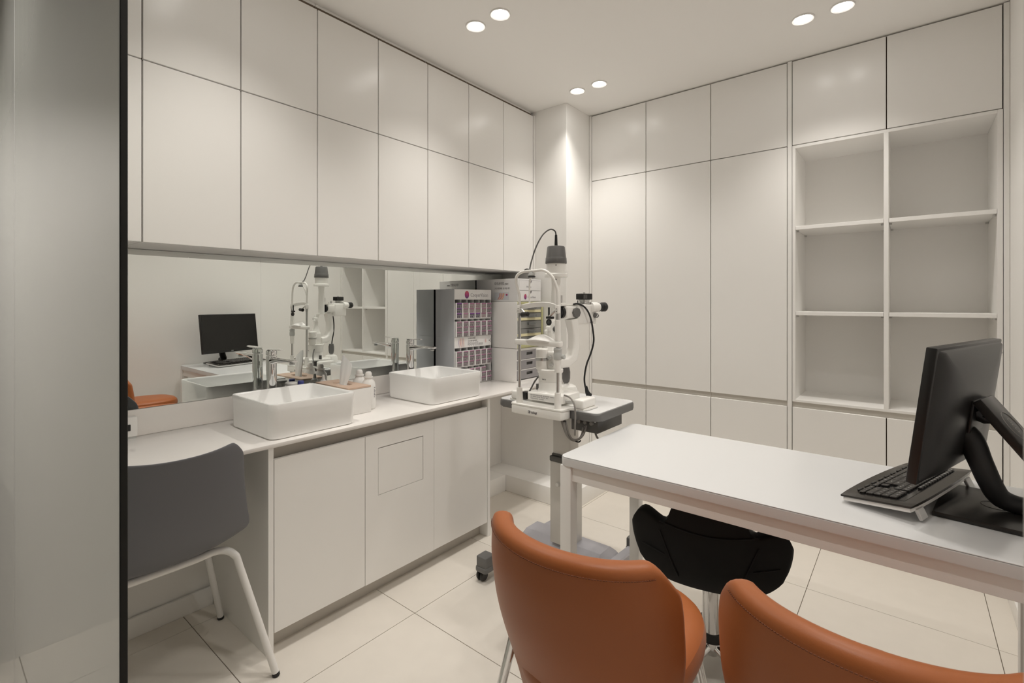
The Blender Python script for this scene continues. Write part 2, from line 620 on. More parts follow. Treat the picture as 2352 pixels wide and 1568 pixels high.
# ================================================================== WALL CABINETS (left)
UY = 1.972
UB, UM, UT = 1.460, 2.066, 2.517
ux = [0.170, 0.480, 0.788, 1.098, 1.408, 1.718, 2.027, 2.338, 2.648]
G = 0.0022
nth = ['first', 'second', 'third', 'fourth', 'fifth', 'sixth', 'seventh', 'eighth']
for i in range(8):
    x0, x1 = ux[i], ux[i + 1]
    extra = {0: ', seen through the glass', 7: ', against the pillar'}.get(i, '')
    o = thing('wall_cabinet', 'white handleless wall cabinet, %s column from the glass partition%s' % (nth[i], extra), 'cabinet', (x0, YA, UB), 0, 'white wall cabinets above the mirror')
    xe = x1 + (0.021 if i == 7 else 0)
    MB().box((x0 + 0.0008, UY + 0.02, UB + 0.001), (x1 - 0.0008, YA - 0.001, CEIL - 0.001)).build('carcass', M['gap'] if False else M['lam_in'], o)
    MB().box((x0 + 0.001, UY + 0.0187, UB + 0.003), (x1 - 0.001, UY + 0.0197, UT + 0.02)).build('gap_backing', M['gap'], o)
    MB().box((x0 + G, UY, UB), (x1 - G, UY + 0.018, UM - G), 0.0012, 1).build('door', M['lam'], o)
    MB().box((x0 + G, UY, UM + G), (x1 - G, UY + 0.018, UT), 0.0012, 1).build('door', M['lam'], o)
    if i == 7:
        MB().box((x1 + 0.002, UY - 0.003, UB), (PX - 0.002, YA - 0.001, UT + 0.006), 0.001, 1).build('end_panel', M['lam'], o)

# ================================================================== MIRROR
mr = thing('wall_mirror', 'long frameless wall mirror between counter and wall cabinets', 'mirror', (1.4, YA, 0.857))
for x0, x1 in ((XG + 0.006, 0.985), (0.9852, 1.9), (1.9002, PX - 0.002)):
    MB().box((x0, 2.254, 0.858), (x1, YA - 0.0005, UB - 0.0005)).build('mirror_pane', M['mirror'], mr)

# ================================================================== VANITY
VY = 1.755
CZ0, CZ = 0.742, 0.757
ct = thing('countertop', 'long pale stone countertop holding both basins', 'countertop', (1.4, 2.0, CZ0))
MB().box((XG + 0.006, VY - 0.008, CZ0), (PX - 0.002, 2.2585, CZ), 0.002).build('slab', M['counter'], ct)
tag(MB().box((XG + 0.006, 2.246, CZ + 0.0003), (PX - 0.002, 2.2585, 0.857), 0.0015).build('backsplash', M['counter'], None, (1.4, 2.25, CZ)), 'low pale stone backsplash strip between counter and mirror', 'backsplash')

va = thing('vanity_cabinet', 'white handleless vanity base cabinet with three doors under both basins', 'cabinet', (1.37, 2.0, 0))
VX0, VX1 = 0.792, 1.968
MB().box((VX0, VY, 0.0), (VX0 + 0.019, YA - 0.012, CZ0 - 0.0005), 0.001, 1).build('side_panel', M['lam'], va)
MB().box((VX1 - 0.019, VY, 0.0), (VX1, YA - 0.012, CZ0 - 0.0005), 0.001, 1).build('side_panel', M['lam'], va)
MB().box((VX0 + 0.02, VY + 0.05, 0.07), (VX1 - 0.02, YA - 0.013, 0.69)).build('carcass', M['lam_in'], va)
MB().box((VX0 + 0.02, VY + 0.045, 0.69), (VX1 - 0.02, VY + 0.06, CZ0 - 0.001)).build('finger_rail', M['rail'], va)
MB().box((VX0 + 0.02, VY + 0.06, 0.0), (VX1 - 0.02, VY + 0.075, 0.075)).build('kick_board', M['rail'], va)
# door edges from the photograph: 0.811, 1.2, 1.575, 1.947
dx = [0.813, 1.189, 1.567, 1.947]
DZ0, DZ1 = 0.078, 0.697
MB().box((VX0 + 0.02, VY + 0.0195, DZ0 + 0.002), (VX1 - 0.02, VY + 0.0205, DZ1 - 0.002)).build('gap_backing', M['gap'], va)
for i in range(3):
    if i != 1:
        MB().box((dx[i] + G / 2, VY + 0.001, DZ0), (dx[i + 1] - G / 2, VY + 0.019, DZ1), 0.0012, 1).build('door', M['lam'], va)
    else:
        d = MB()
        x0, x1 = dx[1] + G / 2, dx[2] - G / 2
        fx0, fx1, fz0, fz1 = 1.252, 1.502, 0.435, 0.638
        d.box((x0, VY + 0.001, DZ0), (fx0, VY + 0.019, DZ1))
        d.box((fx1, VY + 0.001, DZ0), (x1, VY + 0.019, DZ1))
        d.box((fx0, VY + 0.001, DZ0), (fx1, VY + 0.019, fz0))
        d.box((fx0, VY + 0.001, fz1), (fx1, VY + 0.019, DZ1))
        dr = d.build('door', M['lam'], va)
        MB().box((fx0 + 0.0025, VY + 0.0015, fz0 + 0.0015), (fx1 - 0.002, VY + 0.016, fz1 - 0.004), 0.0012, 1).build('waste_flap', M['lam'], dr)

# ================================================================== BASINS AND FAUCETS
def basin(cx, cy, hx, hy, label):
    z0, z1 = CZ + 0.001, 0.889
    o = thing('vessel_basin', label, 'basin', (cx, cy, CZ), 0, 'white vessel basins on the counter')
    def ring(ax, ay, z, r, seg=7):
        return [(cx + x, cy + y, z) for x, y in rrect(-ax, -ay, ax, ay, r, seg)]
    R = [ring(hx - 0.009, hy - 0.009, z0, 0.03), ring(hx - 0.005, hy - 0.005, z0 + 0.002, 0.032), ring(hx - 0.002, hy - 0.002, z0 + 0.008, 0.032),
         ring(hx - 0.001, hy - 0.001, z1 - 0.03, 0.03), ring(hx, hy, z1 - 0.006, 0.026), ring(hx - 0.002, hy - 0.002, z1 - 0.001, 0.024),
         ring(hx - 0.006, hy - 0.006, z1, 0.022), ring(hx - 0.010, hy - 0.010, z1 - 0.002, 0.02), ring(hx - 0.013, hy - 0.013, z1 - 0.008, 0.02),
         ring(hx - 0.022, hy - 0.022, z0 + 0.045, 0.035), ring(hx - 0.045, hy - 0.045, z0 + 0.024, 0.05), ring(hx - 0.10, hy - 0.10, z0 + 0.017, 0.05)]
    MB().rings(R).build('bowl', M['ceramic'], o, angle=50)
    MB().lathe([(0.0, 0.004), (0.02, 0.004), (0.024, 0.001), (0.024, -0.004)], (cx, cy, z0 + 0.0185), (0, 0, 1), 20).build('drain_cap', M['chrome'], o)
    text('VOGUE', 0.010, M['ink_grey'], o, (cx - 0.03, cy + hy - 0.0138, z1 - 0.028), (1, 0, 0), (0, 0.12, 1))
    return o


basin(0.9875, 1.957, 0.1765, 0.178, 'white rectangular vessel basin nearest the grey chair')
basin(1.7635, 1.966, 0.1795, 0.179, 'white rectangular vessel basin next to the lens box displays')


def faucet(cx, cy, label):
    o = thing('basin_faucet', label, 'faucet', (cx, cy, CZ), 0, 'tall chrome faucets behind the basins')
    z = CZ
    MB().lathe([(0.027, 0.0), (0.027, 0.004), (0.0235, 0.006), (0.0225, 0.03), (0.0215, 0.20), (0.0225, 0.262), (0.021, 0.266)], (cx, cy, z), (0, 0, 1), 28).build('body', M['chrome'], o)
    s = MB()
    R = []
    for t, wd, h, dz in ((0.0, 0.018, 0.034, 0.0), (0.03, 0.018, 0.030, 0.004), (0.07, 0.0165, 0.021, 0.008), (0.13, 0.0165, 0.016, 0.011), (0.185, 0.0165, 0.013, 0.012), (0.196, 0.013, 0.009, 0.011)):
        zc = z + 0.245 + dz
        R.append([(cx + wd * cos(a), cy - t - 0.012, zc + h / 2 * sin(a)) for a in [2 * pi * k / 14 for k in range(14)]])
    s.rings(R)
    sp = s.build('spout', M['chrome'], o)
    MB().cyl((cx, cy - 0.185, z + 0.249), (cx, cy - 0.185, z + 0.240), 0.011, 0.0105, 16, 0.001).build('aerator', M['inst_grey'], sp)
    MB().lathe([(0.020, 0.268), (0.0225, 0.270), (0.0225, 0.286), (0.019, 0.291), (0.0, 0.292)], (cx, cy, z), (0, 0, 1), 24).build('cap', M['chrome'], o)
    lv = MB()
    R = []
    for t, wd, h in ((-0.02, 0.014, 0.006), (0.0, 0.02, 0.007), (0.05, 0.019, 0.006), (0.085, 0.014, 0.005), (0.096, 0.007, 0.004)):
        R.append([(cx + wd * cos(a), cy - t, z + 0.294 + t * 0.03 + h / 2 * sin(a)) for a in [2 * pi * k / 14 for k in range(14)]])
    lv.rings(R)
    lv.build('lever', M['chrome'], o)


faucet(1.0, 2.185, 'tall chrome basin faucet standing behind the basin nearest the grey chair')
faucet(1.772, 2.185, 'tall chrome basin faucet standing behind the basin by the lens displays')

# outlet box at the end of the counter
ob = thing('outlet_box', 'small white electrical outlet box on the counter against the backsplash', 'outlet', (0.47, 2.23, CZ))
MB().box((0.415, 2.212, CZ + 0.008), (0.525, 2.2455, 0.838), 0.004).build('cover', M['white_pl'], ob)
MB().box((0.42, 2.216, CZ), (0.52, 2.245, CZ + 0.009)).build('foot', M['inst_grey'], ob)
MB().cyl((0.474, 2.2125, 0.80), (0.474, 2.209, 0.80), 0.019, 0.019, 24, 0.001).build('socket_ring', M['white_pl'], ob)
MB().box((0.489, 2.2085, 0.788), (0.503, 2.2125, 0.812), 0.002).build('switch', M['black_plastic'], ob)

# ================================================================== TALL CABINETS (back wall)
TX = 2.962
TB, TT = 0.036, 2.541
ZR0, ZR1 = 0.701, 0.7305
ty = [1.702, 1.3065, 0.9055, 0.5065]
lab = ['first white tall cabinet, beside the corner pillar', 'second white tall cabinet from the corner pillar', 'third white tall cabinet from the pillar, beside the open shelves']
zm = 2.0935
for i in range(3):
    y1, y0 = ty[i], ty[i + 1]
    o = thing('tall_cabinet', lab[i], 'cabinet', (XB, y0, 0), 0, 'white tall cabinets on the shelf wall')
    MB().box((TX + 0.021, y0 + 0.0005, 0.0), (XB - 0.001, y1 - 0.0005, CEIL - 0.001)).build('carcass', M['lam_in'], o)
    MB().box((TX + 0.019, y0 + 0.001, TB + 0.002), (TX + 0.0205, y1 - 0.001, ZR0 - 0.004)).build('gap_backing', M['gap'], o)
    MB().box((TX + 0.019, y0 + 0.001, ZR1 + 0.004), (TX + 0.0205, y1 - 0.001, TT + 0.004)).build('gap_backing', M['gap'], o)
    MB().box((TX + 0.014, y0 + 0.0005, ZR0 - 0.004), (TX + 0.0215, y1 - 0.0005, ZR1 + 0.004)).build('finger_rail', M['rail'], o)
    MB().box((TX, y0 + G, zm + G), (TX + 0.018, y1 - G, TT), 0.0012, 1).build('door', M['lam'], o)
    MB().box((TX, y0 + G, ZR1), (TX + 0.018, y1 - G, zm - G), 0.0012, 1).build('door', M['lam'], o)
    MB().box((TX, y0 + G, TB), (TX + 0.018, y1 - G, ZR0), 0.0012, 1).build('door', M['lam'], o)
    if i == 0:
        MB().box((TX - 0.003, y1 + 0.001, 0.0), (TX + 0.03, PY - 0.002, TT + 0.004), 0.001, 1).build('filler_panel', M['lam'], o)

# open shelf unit
SY1, SY0 = 0.4845, -0.3335
bk = thing('shelf_cabinet', 'white built-in cabinet with six empty open shelf bays above the desk', 'shelf', (XB, SY0, 0))
MB().box((TX - 0.003, SY1 + 0.001, 0.0), (XB - 0.001, 0.5055, TT + 0.004), 0.001, 1).build('upright_panel', M['lam'], bk)
MB().box((TX - 0.003, YC + 0.001, 0.0), (XB - 0.001, -0.3155, TT + 0.004), 0.001, 1).build('upright_panel', M['lam'], bk)
yL, yR, zTop, zBot = 0.469, -0.2965, 2.077, 0.7435
zU = 2.0965
MB().box((TX, yL, ZR1), (XB - 0.01, SY1 - 0.001, zU - 0.004), 0.001, 1).build('side_panel', M['lam_in'], bk)
MB().box((TX, -0.3135, ZR1), (XB - 0.01, yR, zU - 0.004), 0.001, 1).build('side_panel', M['lam_in'], bk)
MB().box((TX, yR, zTop), (XB - 0.01, yL, zU - 0.004), 0.001, 1).build('top_panel', M['lam_in'], bk)
MB().box((TX, yR, ZR1), (XB - 0.01, yL, zBot), 0.001, 1).build('bottom_panel', M['lam_in'], bk)
MB().box((TX, 0.076, zBot), (XB - 0.01, 0.095, zTop), 0.001, 1).build('divider', M['lam_in'], bk)
MB().box((XB - 0.03, yR, zBot), (XB - 0.012, yL, zTop)).build('back_panel', M['lam_in'], bk)
for z0, z1 in ((1.644, 1.663), (1.190, 1.209)):
    for y0, y1 in ((yR + 0.001, 0.075), (0.096, yL - 0.001)):
        s = MB().box((TX + 0.002, y0, z0), (XB - 0.03, y1, z1), 0.001, 1).build('shelf', M['lam_in'], bk)
        for xx in (TX + 0.035, XB - 0.065):
            for yy, sg in ((y0, 1), (y1, -1)):
                MB().box((xx, yy, z0 - 0.009), (xx + 0.008, yy + sg * 0.011, z0 - 0.0005), 0.001, 1).build('shelf_pin', M['steel'], s)
MB().box((TX + 0.019, -0.3145, zU - 0.003), (TX + 0.0205, SY1, TT + 0.004)).build('gap_backing', M['gap'], bk)
MB().box((TX + 0.021, -0.3145, zU - 0.003), (XB - 0.001, SY1, CEIL - 0.001)).build('carcass', M['lam_in'], bk)
MB().box((TX + 0.021, -0.3145, 0), (XB - 0.001, SY1, ZR1 - 0.001)).build('carcass', M['lam_in'], bk)
MB().box((TX + 0.019, -0.3145, TB + 0.002), (TX + 0.0205, SY1, ZR0 - 0.003)).build('gap_backing', M['gap'], bk)
MB().box((TX + 0.014, -0.3145, ZR0 - 0.004), (TX + 0.0215, SY1, ZR1 - 0.0005)).build('finger_rail', M['rail'], bk)
ym = 0.0845
for y0, y1 in ((-0.3145 + 0.001, ym), (ym, SY1)):
    MB().box((TX, y0 + G, zU), (TX + 0.018, y1 - G, TT), 0.0012, 1).build('door', M['lam'], bk)
    MB().box((TX, y0 + G, TB), (TX + 0.018, y1 - G, ZR0), 0.0012, 1).build('door', M['lam'], bk)
# ================================================================== LENS BOX DISPLAYS
DX0, DX1, DY0, DY1 = 2.018, 2.345, 2.084, 2.2455
CW = (DX1 - DX0 - 0.006) / 6


def display(z0, z1, hdr0, hdr1, rows, label):
    """card stand: header board, two rows of six slots; rows = [(slot foot, slot head)]"""
    o = thing('lens_display', label, 'display stand', ((DX0 + DX1) / 2, DY1, z0), 0, 'contact lens displays on the counter')
    MB().box((DX0, DY0 + 0.001, z0), (DX0 + 0.002, DY1, z1)).build('side_panel', M['card_grey'], o)
    MB().box((DX1 - 0.002, DY0 + 0.001, z0), (DX1, DY1, z1)).build('side_panel', M['card_grey'], o)
    MB().box((DX0 + 0.002, DY1 - 0.003, z0), (DX1 - 0.002, DY1 - 0.0005, z1)).build('back_panel', M['slot'], o)
    MB().box((DX0 + 0.0005, DY0 - 0.002, hdr0), (DX1 - 0.0005, DY0 + 0.0005, hdr1)).build('header_board', M['cardboard'], o)
    MB().box((DX0 + 0.002, DY0, z1 - 0.003), (DX1 - 0.002, DY1 - 0.003, z1 - 0.0005)).build('top_panel', M['card_grey'], o)
    for a, c in rows:
        MB().box((DX0 + 0.002, DY0 + 0.001, max(a - 0.008, z0 + 0.0003)), (DX1 - 0.002, DY1 - 0.003, a - 0.0005)).build('slot_shelf', M['cardboard'], o)
        for k in range(7):
            x = DX0 + 0.003 + k * CW
            MB().box((x - 0.0012, DY0, a - 0.0005), (x + 0.0012, DY1 - 0.003, c)).build('slot_divider', M['cardboard'], o)
    return o


U0 = 1.0525
up = display(1.0500, 1.337, 1.275, 1.337, [(1.164, 1.2755), (U0, 1.1555)], 'upper white lens box display with egg logo header board')
lo = display(CZ, 1.0495, 0.985, 1.0495, [(0.8745, 0.9855), (0.764, 0.866)], 'lower white lens box display with striped header board, standing on the counter')
text('CooperVision', 0.033, M['ink_grey'], up, (2.154, DY0 - 0.0023, 1.293), (1, 0, 0), (0, 0, 1), sx=0.86)
MB().lathe([(0.0, 0.0), (0.016, 0.0), (0.0185, 0.0006), (0.0, 0.0008)], (2.123, DY0 - 0.0022, 1.305), (0, -1, 0), 28, 1.0, 1.25).build('egg_logo', M['egg'], up)


def swoosh(parent, x, z, s, y, n=6):
    """fan of curved coloured stripes printed flat on a face that looks towards -Y"""
    cols = [M['purple'], M['orange'], M['red'], M['orange'], M['pink'], M['orange'], M['purple']]
    for k in range(n):
        m = MB()
        a, c = [], []
        for t in range(9):
            u = t / 8
            xx = x + s * (0.10 + 0.13 * k - 0.16 * sin(pi * u * 0.85) * (1 - 0.12 * k) + 0.12 * u)
            wd = s * 0.05 * (0.35 + 0.65 * sin(pi * u))
            a.append((xx, y, z + s * (1 - u)))
            c.append((xx + wd, y, z + s * (1 - u)))
        m.rings([a, c], close=False, cap=False)
        m.build('printed_stripe', cols[k % 7], parent)


swoosh(lo, 2.052, 0.988, 0.056, DY0 - 0.0024)
text('1.0 마이사이트', 0.011, M['ink'], lo, (2.131, DY0 - 0.0024, 1.034), (1, 0, 0), (0, 0, 1))
text('근시 진행 완화 렌즈', 0.010, M['ink'], lo, (2.131, DY0 - 0.0024, 1.019), (1, 0, 0), (0, 0, 1))
text('마이사이트', 0.029, M['ink_grey'], lo, (2.129, DY0 - 0.0024, 0.993), (1, 0, 0), (0, 0, 1), sx=0.72)
text('원데이', 0.019, M['ink_grey'], lo, (2.224, DY0 - 0.0024, 0.993), (1, 0, 0), (0, 0, 1), sx=0.8)
swoosh(lo, 2.283, 1.003, 0.026, DY0 - 0.0024, 4)
MB().box((2.323, DY0 - 0.0024, 1.012), (2.329, DY0 - 0.0021, 1.020)).build('printed_mark', M['ink'], lo)
MB().box((2.334, DY0 - 0.0024, 1.004), (2.337, DY0 - 0.0021, 1.030)).build('printed_mark', M['ink'], lo)

BW, BH = 0.0484, 0.0302


def lens_box_mesh(front, head):
    """small carton, printed band on its face (material slots: card, band, field, print)"""
    m = MB()
    m.mi = 0
    m.box((0, 0, 0), (BW, 0.10, BH), 0.0006, 1)
    m.mi = 2
    m.box((0.0075, -0.0004, 0.0006), (BW - 0.0006, 0.0005, BH - 0.0006))
    m.mi = 1
    m.box((0.0075, -0.0007, BH * 0.80), (BW - 0.0006, 0.0003, BH - 0.0006))
    m.mi = 3
    for k in range(4):
        m.box((0.012 + 0.0088 * k, -0.0008, 0.0135), (0.0160 + 0.0088 * k, 0.0002, 0.0178))
    for k in range(3):
        m.box((0.0115, -0.0008, 0.003 + 0.0032 * k), (0.026, 0.0002, 0.0036 + 0.0032 * k))
    m.box((0.036, -0.0008, 0.0028), (0.042, 0.0002, 0.0098))
    o = m.build('lens_box', [M['cardboard'], head, front, M['box_print']], None, local=True)
    me = o.data
    bpy.data.objects.remove(o)
    return me


BM = {'rosy': lens_box_mesh(M['boxgrey2'], M['pink']), 'grey': lens_box_mesh(M['boxgrey'], M['pink']), 'dark': lens_box_mesh(M['boxdark'], M['purple'])}
colw = ['first', 'second', 'third', 'fourth', 'fifth', 'sixth']
lev = ['bottom', 'middle', 'top']


def lens_boxes(z0, rowname, kindf, counts):
    for c in range(6):
        for k in range(counts[c]):
            kd = kindf(c, k)
            word = {'rosy': 'rosy grey', 'grey': 'pink-banded grey', 'dark': 'purple-banded charcoal'}[kd]
            o = bpy.data.objects.new('lens_box', BM[kd])
            col.objects.link(o)
            x = DX0 + 0.003 + c * CW + (CW - BW) / 2 + random.uniform(-0.0006, 0.0006)
            o.location = (x, DY0 - 0.009 - random.uniform(0, 0.004), z0 + k * (BH + 0.0002))
            lvl = ['lower', 'upper'][k] if counts[c] == 2 else lev[k]
            tag(o, '%s lens carton, %s, %s stack from left, %s box' % (word, rowname, colw[c], lvl), 'box', 'contact lens cartons in the displays')


def k1(c, k):
    if c == 0 or (k == 0 and c in (2, 3)):
        return 'dark'
    return 'rosy' if c < 5 else 'grey'


lens_boxes(1.164, 'top row of upper display', k1, [3] * 6)
lens_boxes(U0, 'second row of upper display', lambda c, k: 'grey', [3] * 6)
lens_boxes(0.8745, 'top row of lower display', lambda c, k: 'grey', [3] * 6)
lens_boxes(0.764, 'bottom row of lower display', lambda c, k: 'grey', [3, 3, 3, 3, 3, 2])

# ================================================================== DRAWER ORGANISERS AND CARTON
OX0, OX1, OY0, OY1 = 2.372, 2.648, 1.896, 2.105
# grey drawer unit
g = thing('drawer_organizer', 'white desktop organizer with three grey drawers, at the bottom of the stack', 'organizer', (2.51, 2.0, CZ))
Z0, Z1 = CZ, 0.967
gs = MB()
gs.box((OX0, OY0, Z0), (OX0 + 0.006, OY1, Z1), 0.002)
gs.box((OX1 - 0.006, OY0, Z0), (OX1, OY1, Z1), 0.002)
gs.box((OX0 + 0.006, OY0 + 0.002, Z1 - 0.010), (OX1 - 0.006, OY1, Z1))
gs.box((OX0 + 0.006, OY0 + 0.002, Z0), (OX1 - 0.006, OY1, Z0 + 0.010))
gs.box((OX0 + 0.006, OY1 - 0.004, Z0 + 0.01), (OX1 - 0.006, OY1, Z1 - 0.01))
gs.build('case', M['white_pl'], g)
for k in range(3):
    a = Z0 + 0.016 + k * 0.0625
    d = MB()
    hx0, hx1, hz0, hz1 = 2.478, 2.542, a + 0.024, a + 0.042
    xa, xb = OX0 + 0.010, OX1 - 0.010
    d.box((xa, OY0 + 0.001, a), (hx0, OY0 + 0.009, a + 0.055))
    d.box((hx1, OY0 + 0.001, a), (xb, OY0 + 0.009, a + 0.055))
    d.box((hx0, OY0 + 0.001, a), (hx1, OY0 + 0.009, hz0))
    d.box((hx0, OY0 + 0.001, hz1), (hx1, OY0 + 0.009, a + 0.055))
    d.box((xa + 0.004, OY0 + 0.03, a), (xb - 0.004, OY1 - 0.01, a + 0.045))
    dr = d.build('drawer', M['drawer_grey'], g)
    MB().box((hx0, OY0 + 0.012, hz0), (hx1, OY0 + 0.016, hz1)).build('pull_recess', M['dark_grey'], dr)
    MB().box((OX0 + 0.006, OY0 + 0.0005, a + 0.0555), (OX1 - 0.006, OY0 + 0.006, a + 0.0605)).build('rail', M['white_pl'], g)
# clear drawer cabinet
cdr = thing('drawer_cabinet', 'white and olive desktop cabinet with five smoky clear drawers, mid stack', 'organizer', (2.51, 2.0, 0.969))
Z0, Z1 = 0.969, 1.262
cs = MB()
cs.box((OX0 - 0.002, OY0 - 0.006, Z0), (OX0 + 0.004, OY1, Z1), 0.002)
cs.box((OX0 + 0.004, OY0 + 0.02, Z1 - 0.004), (OX1 + 0.002, OY1, Z1), 0.001)
cs.box((OX1 + 0.0, OY0 + 0.02, Z0), (OX1 + 0.003, OY1, Z1 - 0.004))
cs.build('case', M['white_pl'], cdr)
cf = MB()
cf.box((OX0 + 0.004, OY0 - 0.004, Z1 - 0.016), (OX1 + 0.004, OY0 + 0.02, Z1 - 0.001), 0.002)
cf.box((OX0 + 0.004, OY0 - 0.004, Z0 + 0.001), (OX1 + 0.004, OY0 + 0.02, Z0 + 0.020), 0.002)
cf.box((OX1 - 0.012, OY0 - 0.004, Z0 + 0.02), (OX1 + 0.004, OY0 + 0.02, Z1 - 0.016), 0.002)
cf.build('front_frame', M['olive'], cdr)
for k in range(5):
    a = Z0 + 0.022 + k * 0.0505
    dr = MB().box((OX0 + 0.006, OY0, a), (OX1 - 0.014, OY0 + 0.004, a + 0.048), 0.001, 1).box((OX0 + 0.008, OY0 + 0.03, a), (OX1 - 0.016, OY1 - 0.02, a + 0.034)).build('drawer', M['smoke'], cdr)
    if k in (1, 3, 4):
        MB().box((OX0 + 0.010, OY0 - 0.0022, a + 0.001), (OX1 - 0.02, OY0 - 0.0002, a + 0.018)).build('paper_label', M['cream'], dr)
    h = MB()
    h.box((2.482, OY0 - 0.016, a + 0.026), (2.562, OY0 - 0.0005, a + 0.030), 0.001, 1)
    h.box((2.482, OY0 - 0.016, a + 0.022), (2.562, OY0 - 0.014, a + 0.040), 0.0008, 1)
    h.box((2.482, OY0 - 0.014, a + 0.030), (2.485, OY0 - 0.0005, a + 0.040))
    h.box((2.559, OY0 - 0.014, a + 0.030), (2.562, OY0 - 0.0005, a + 0.040))
    h.build('handle', M['clear'], dr)
# white carton with two drawers on top
cbx = thing('carton_organizer', 'white cardboard drawer box with egg logos, on top of the stack', 'box', (2.51, 2.05, 1.263))
CX0, CX1, CY0, CY1, Z0, Z1 = 2.385, 2.630, 1.893, 2.250, 1.263, 1.408
MB().box((CX0, CY0 + 0.002, Z0), (CX1, CY1, Z1), 0.0015, 1).build('carton', M['cardboard'], cbx)
for k in range(2):
    a = Z0 + 0.006 + k * 0.066
    pa = MB()
    n = 10
    top = a + 0.0635
    nx, nr = 2.51, 0.0155
    arc = [(nx - nr * cos(pi * i / n) * 1.05, top - nr * 1.25 * sin(pi * i / n)) for i in range(n + 1)]
    poly = [(CX0 + 0.012, top), (CX0 + 0.012, a), (CX1 - 0.012, a), (CX1 - 0.012, top)] + list(reversed(arc))
    mx = Matrix(((1, 0, 0, 0), (0, 0, -1, 0), (0, 1, 0, 0), (0, 0, 0, 1)))
    pa.prism(poly, -(CY0 + 0.0018), -(CY0 - 0.0005), mx=mx)
    dr = pa.build('drawer_front', M['cardboard'], cbx)
    MB().box((nx - 0.0165, CY0 + 0.0008, top - 0.0205), (nx + 0.0165, CY0 + 0.0015, top - 0.0004)).build('finger_notch', M['ink'], dr)
    MB().box((CX0 + 0.010, CY0 + 0.0004, top + 0.0003), (CX1 - 0.010, CY0 + 0.0014, top + 0.0016)).build('fold_line', M['ink_grey'], cbx)
text('MiSight', 0.017, M['ink_grey'], cbx, (2.47, CY0 - 0.0008, 1.352), (1, 0, 0), (0, 0, 1))
text('CooperVision', 0.020, M['ink_grey'], cbx, (2.481, CY0 - 0.0008, 1.286), (1, 0, 0), (0, 0, 1), sx=0.78)
MB().lathe([(0.0, 0.0), (0.0125, 0.0), (0.0135, 0.0005), (0.0, 0.0007)], (2.458, CY0 - 0.0007, 1.294), (0, -1, 0), 24, 1.0, 1.3).build('egg_logo', M['egg'], cbx)
tx = CX0 - 0.0004
text('마이사이트', 0.024, M['ink'], cbx, (tx, 2.088, 1.369), (0, -1, 0), (0, 0, 1), sx=0.75)
text('원데이', 0.015, M['ink'], cbx, (tx, 2.003, 1.369), (0, -1, 0), (0, 0, 1), sx=0.75)
text('근시 진행 완화, 1일 착용 렌즈', 0.0135, M['ink'], cbx, (tx, 2.088, 1.342), (0, -1, 0), (0, 0, 1), sx=0.78)
pr = MB().box((tx - 0.0002, 2.09, 1.273), (tx + 0.0002, 1.968, 1.322)).build('printed_panel', M['card_grey'], cbx)
for k in range(5):
    m = MB()
    a, c = [], []
    for t in range(8):
        u = t / 7
        yy = 2.045 - 0.009 * k + 0.022 * u * u - 0.004 * u
        a.append((tx - 0.0005, yy, 1.316 - 0.040 * u))
        c.append((tx - 0.0005, yy - 0.0045, 1.316 - 0.040 * u))
    m.rings([a, c], close=False, cap=False)
    m.build('printed_stripe', [M['red'], M['orange'], M['red'], M['orange'], M['orange']][k], pr)
MB().lathe([(0.0, 0.0), (0.006, 0.0), (0.0065, 0.0004), (0.0, 0.0005)], (tx - 0.0005, 1.985, 1.306), (-1, 0, 0), 18, 1.3, 1.0).build('egg_logo', M['egg'], pr)

# ================================================================== TISSUE BOX, BOTTLES
tb = thing('tissue_box', 'white tissue box with tan wooden lid between the two basins', 'tissue box', (1.266, 2.05, CZ))
MB().box((1.207, 1.913, CZ + 0.001), (1.326, 2.188, 0.872), 0.002).build('carton', M['white_pl'], tb)
lid = MB()
o_, i_ = rrect(1.2065, 1.9125, 1.3265, 2.1885, 0.004, 3), rrect(1.245, 1.99, 1.288, 2.11, 0.02, 3)
rr = []
for z, p in ((0.8725, i_), (0.8725, o_), (0.8795, o_), (0.8795, i_), (0.8725, i_)):
    rr.append([(x, y, z) for x, y in p])
lid.rings(rr, cap=False)
lid.build('lid', M['wood'], tb)
tis = MB()
R = []
for i in range(9):
    t = i / 8
    wx = 0.012 - 0.007 * t
    wy = 0.020 + 0.026 * t ** 0.8 - 0.012 * t ** 6
    z = 0.868 + 0.125 * t
    ring = []
    for k in range(28):
        a = 2 * pi * k / 28
        f = 1 + 0.22 * (1 - 0.5 * t) * sin(3 * a + 1.2) + 0.10 * sin(7 * a + 2 * t)
        ring.append((1.266 + wx * cos(a) * f + 0.014 * t, 2.045 + wy * sin(a) * f - 0.012 * t, z + 0.018 * t * sin(a - 0.2)))
    R.append(ring)
tis.rings(R, cap=False)
modify(tis.build('tissue_sheet', M['tissue'], tb), 1)


def bottle(name, label, x, y, prof, m, cap, capm, group='small bottles behind the tissue box', ink=None):
    o = thing(name, label, 'bottle', (x, y, CZ), 0, group)
    MB().lathe(prof, (x, y, CZ + 0.0005), (0, 0, 1), 24).build('bottle_body', m, o)
    MB().lathe(cap, (x, y, CZ + 0.0005), (0, 0, 1), 24).build('cap', capm, o)
    return o


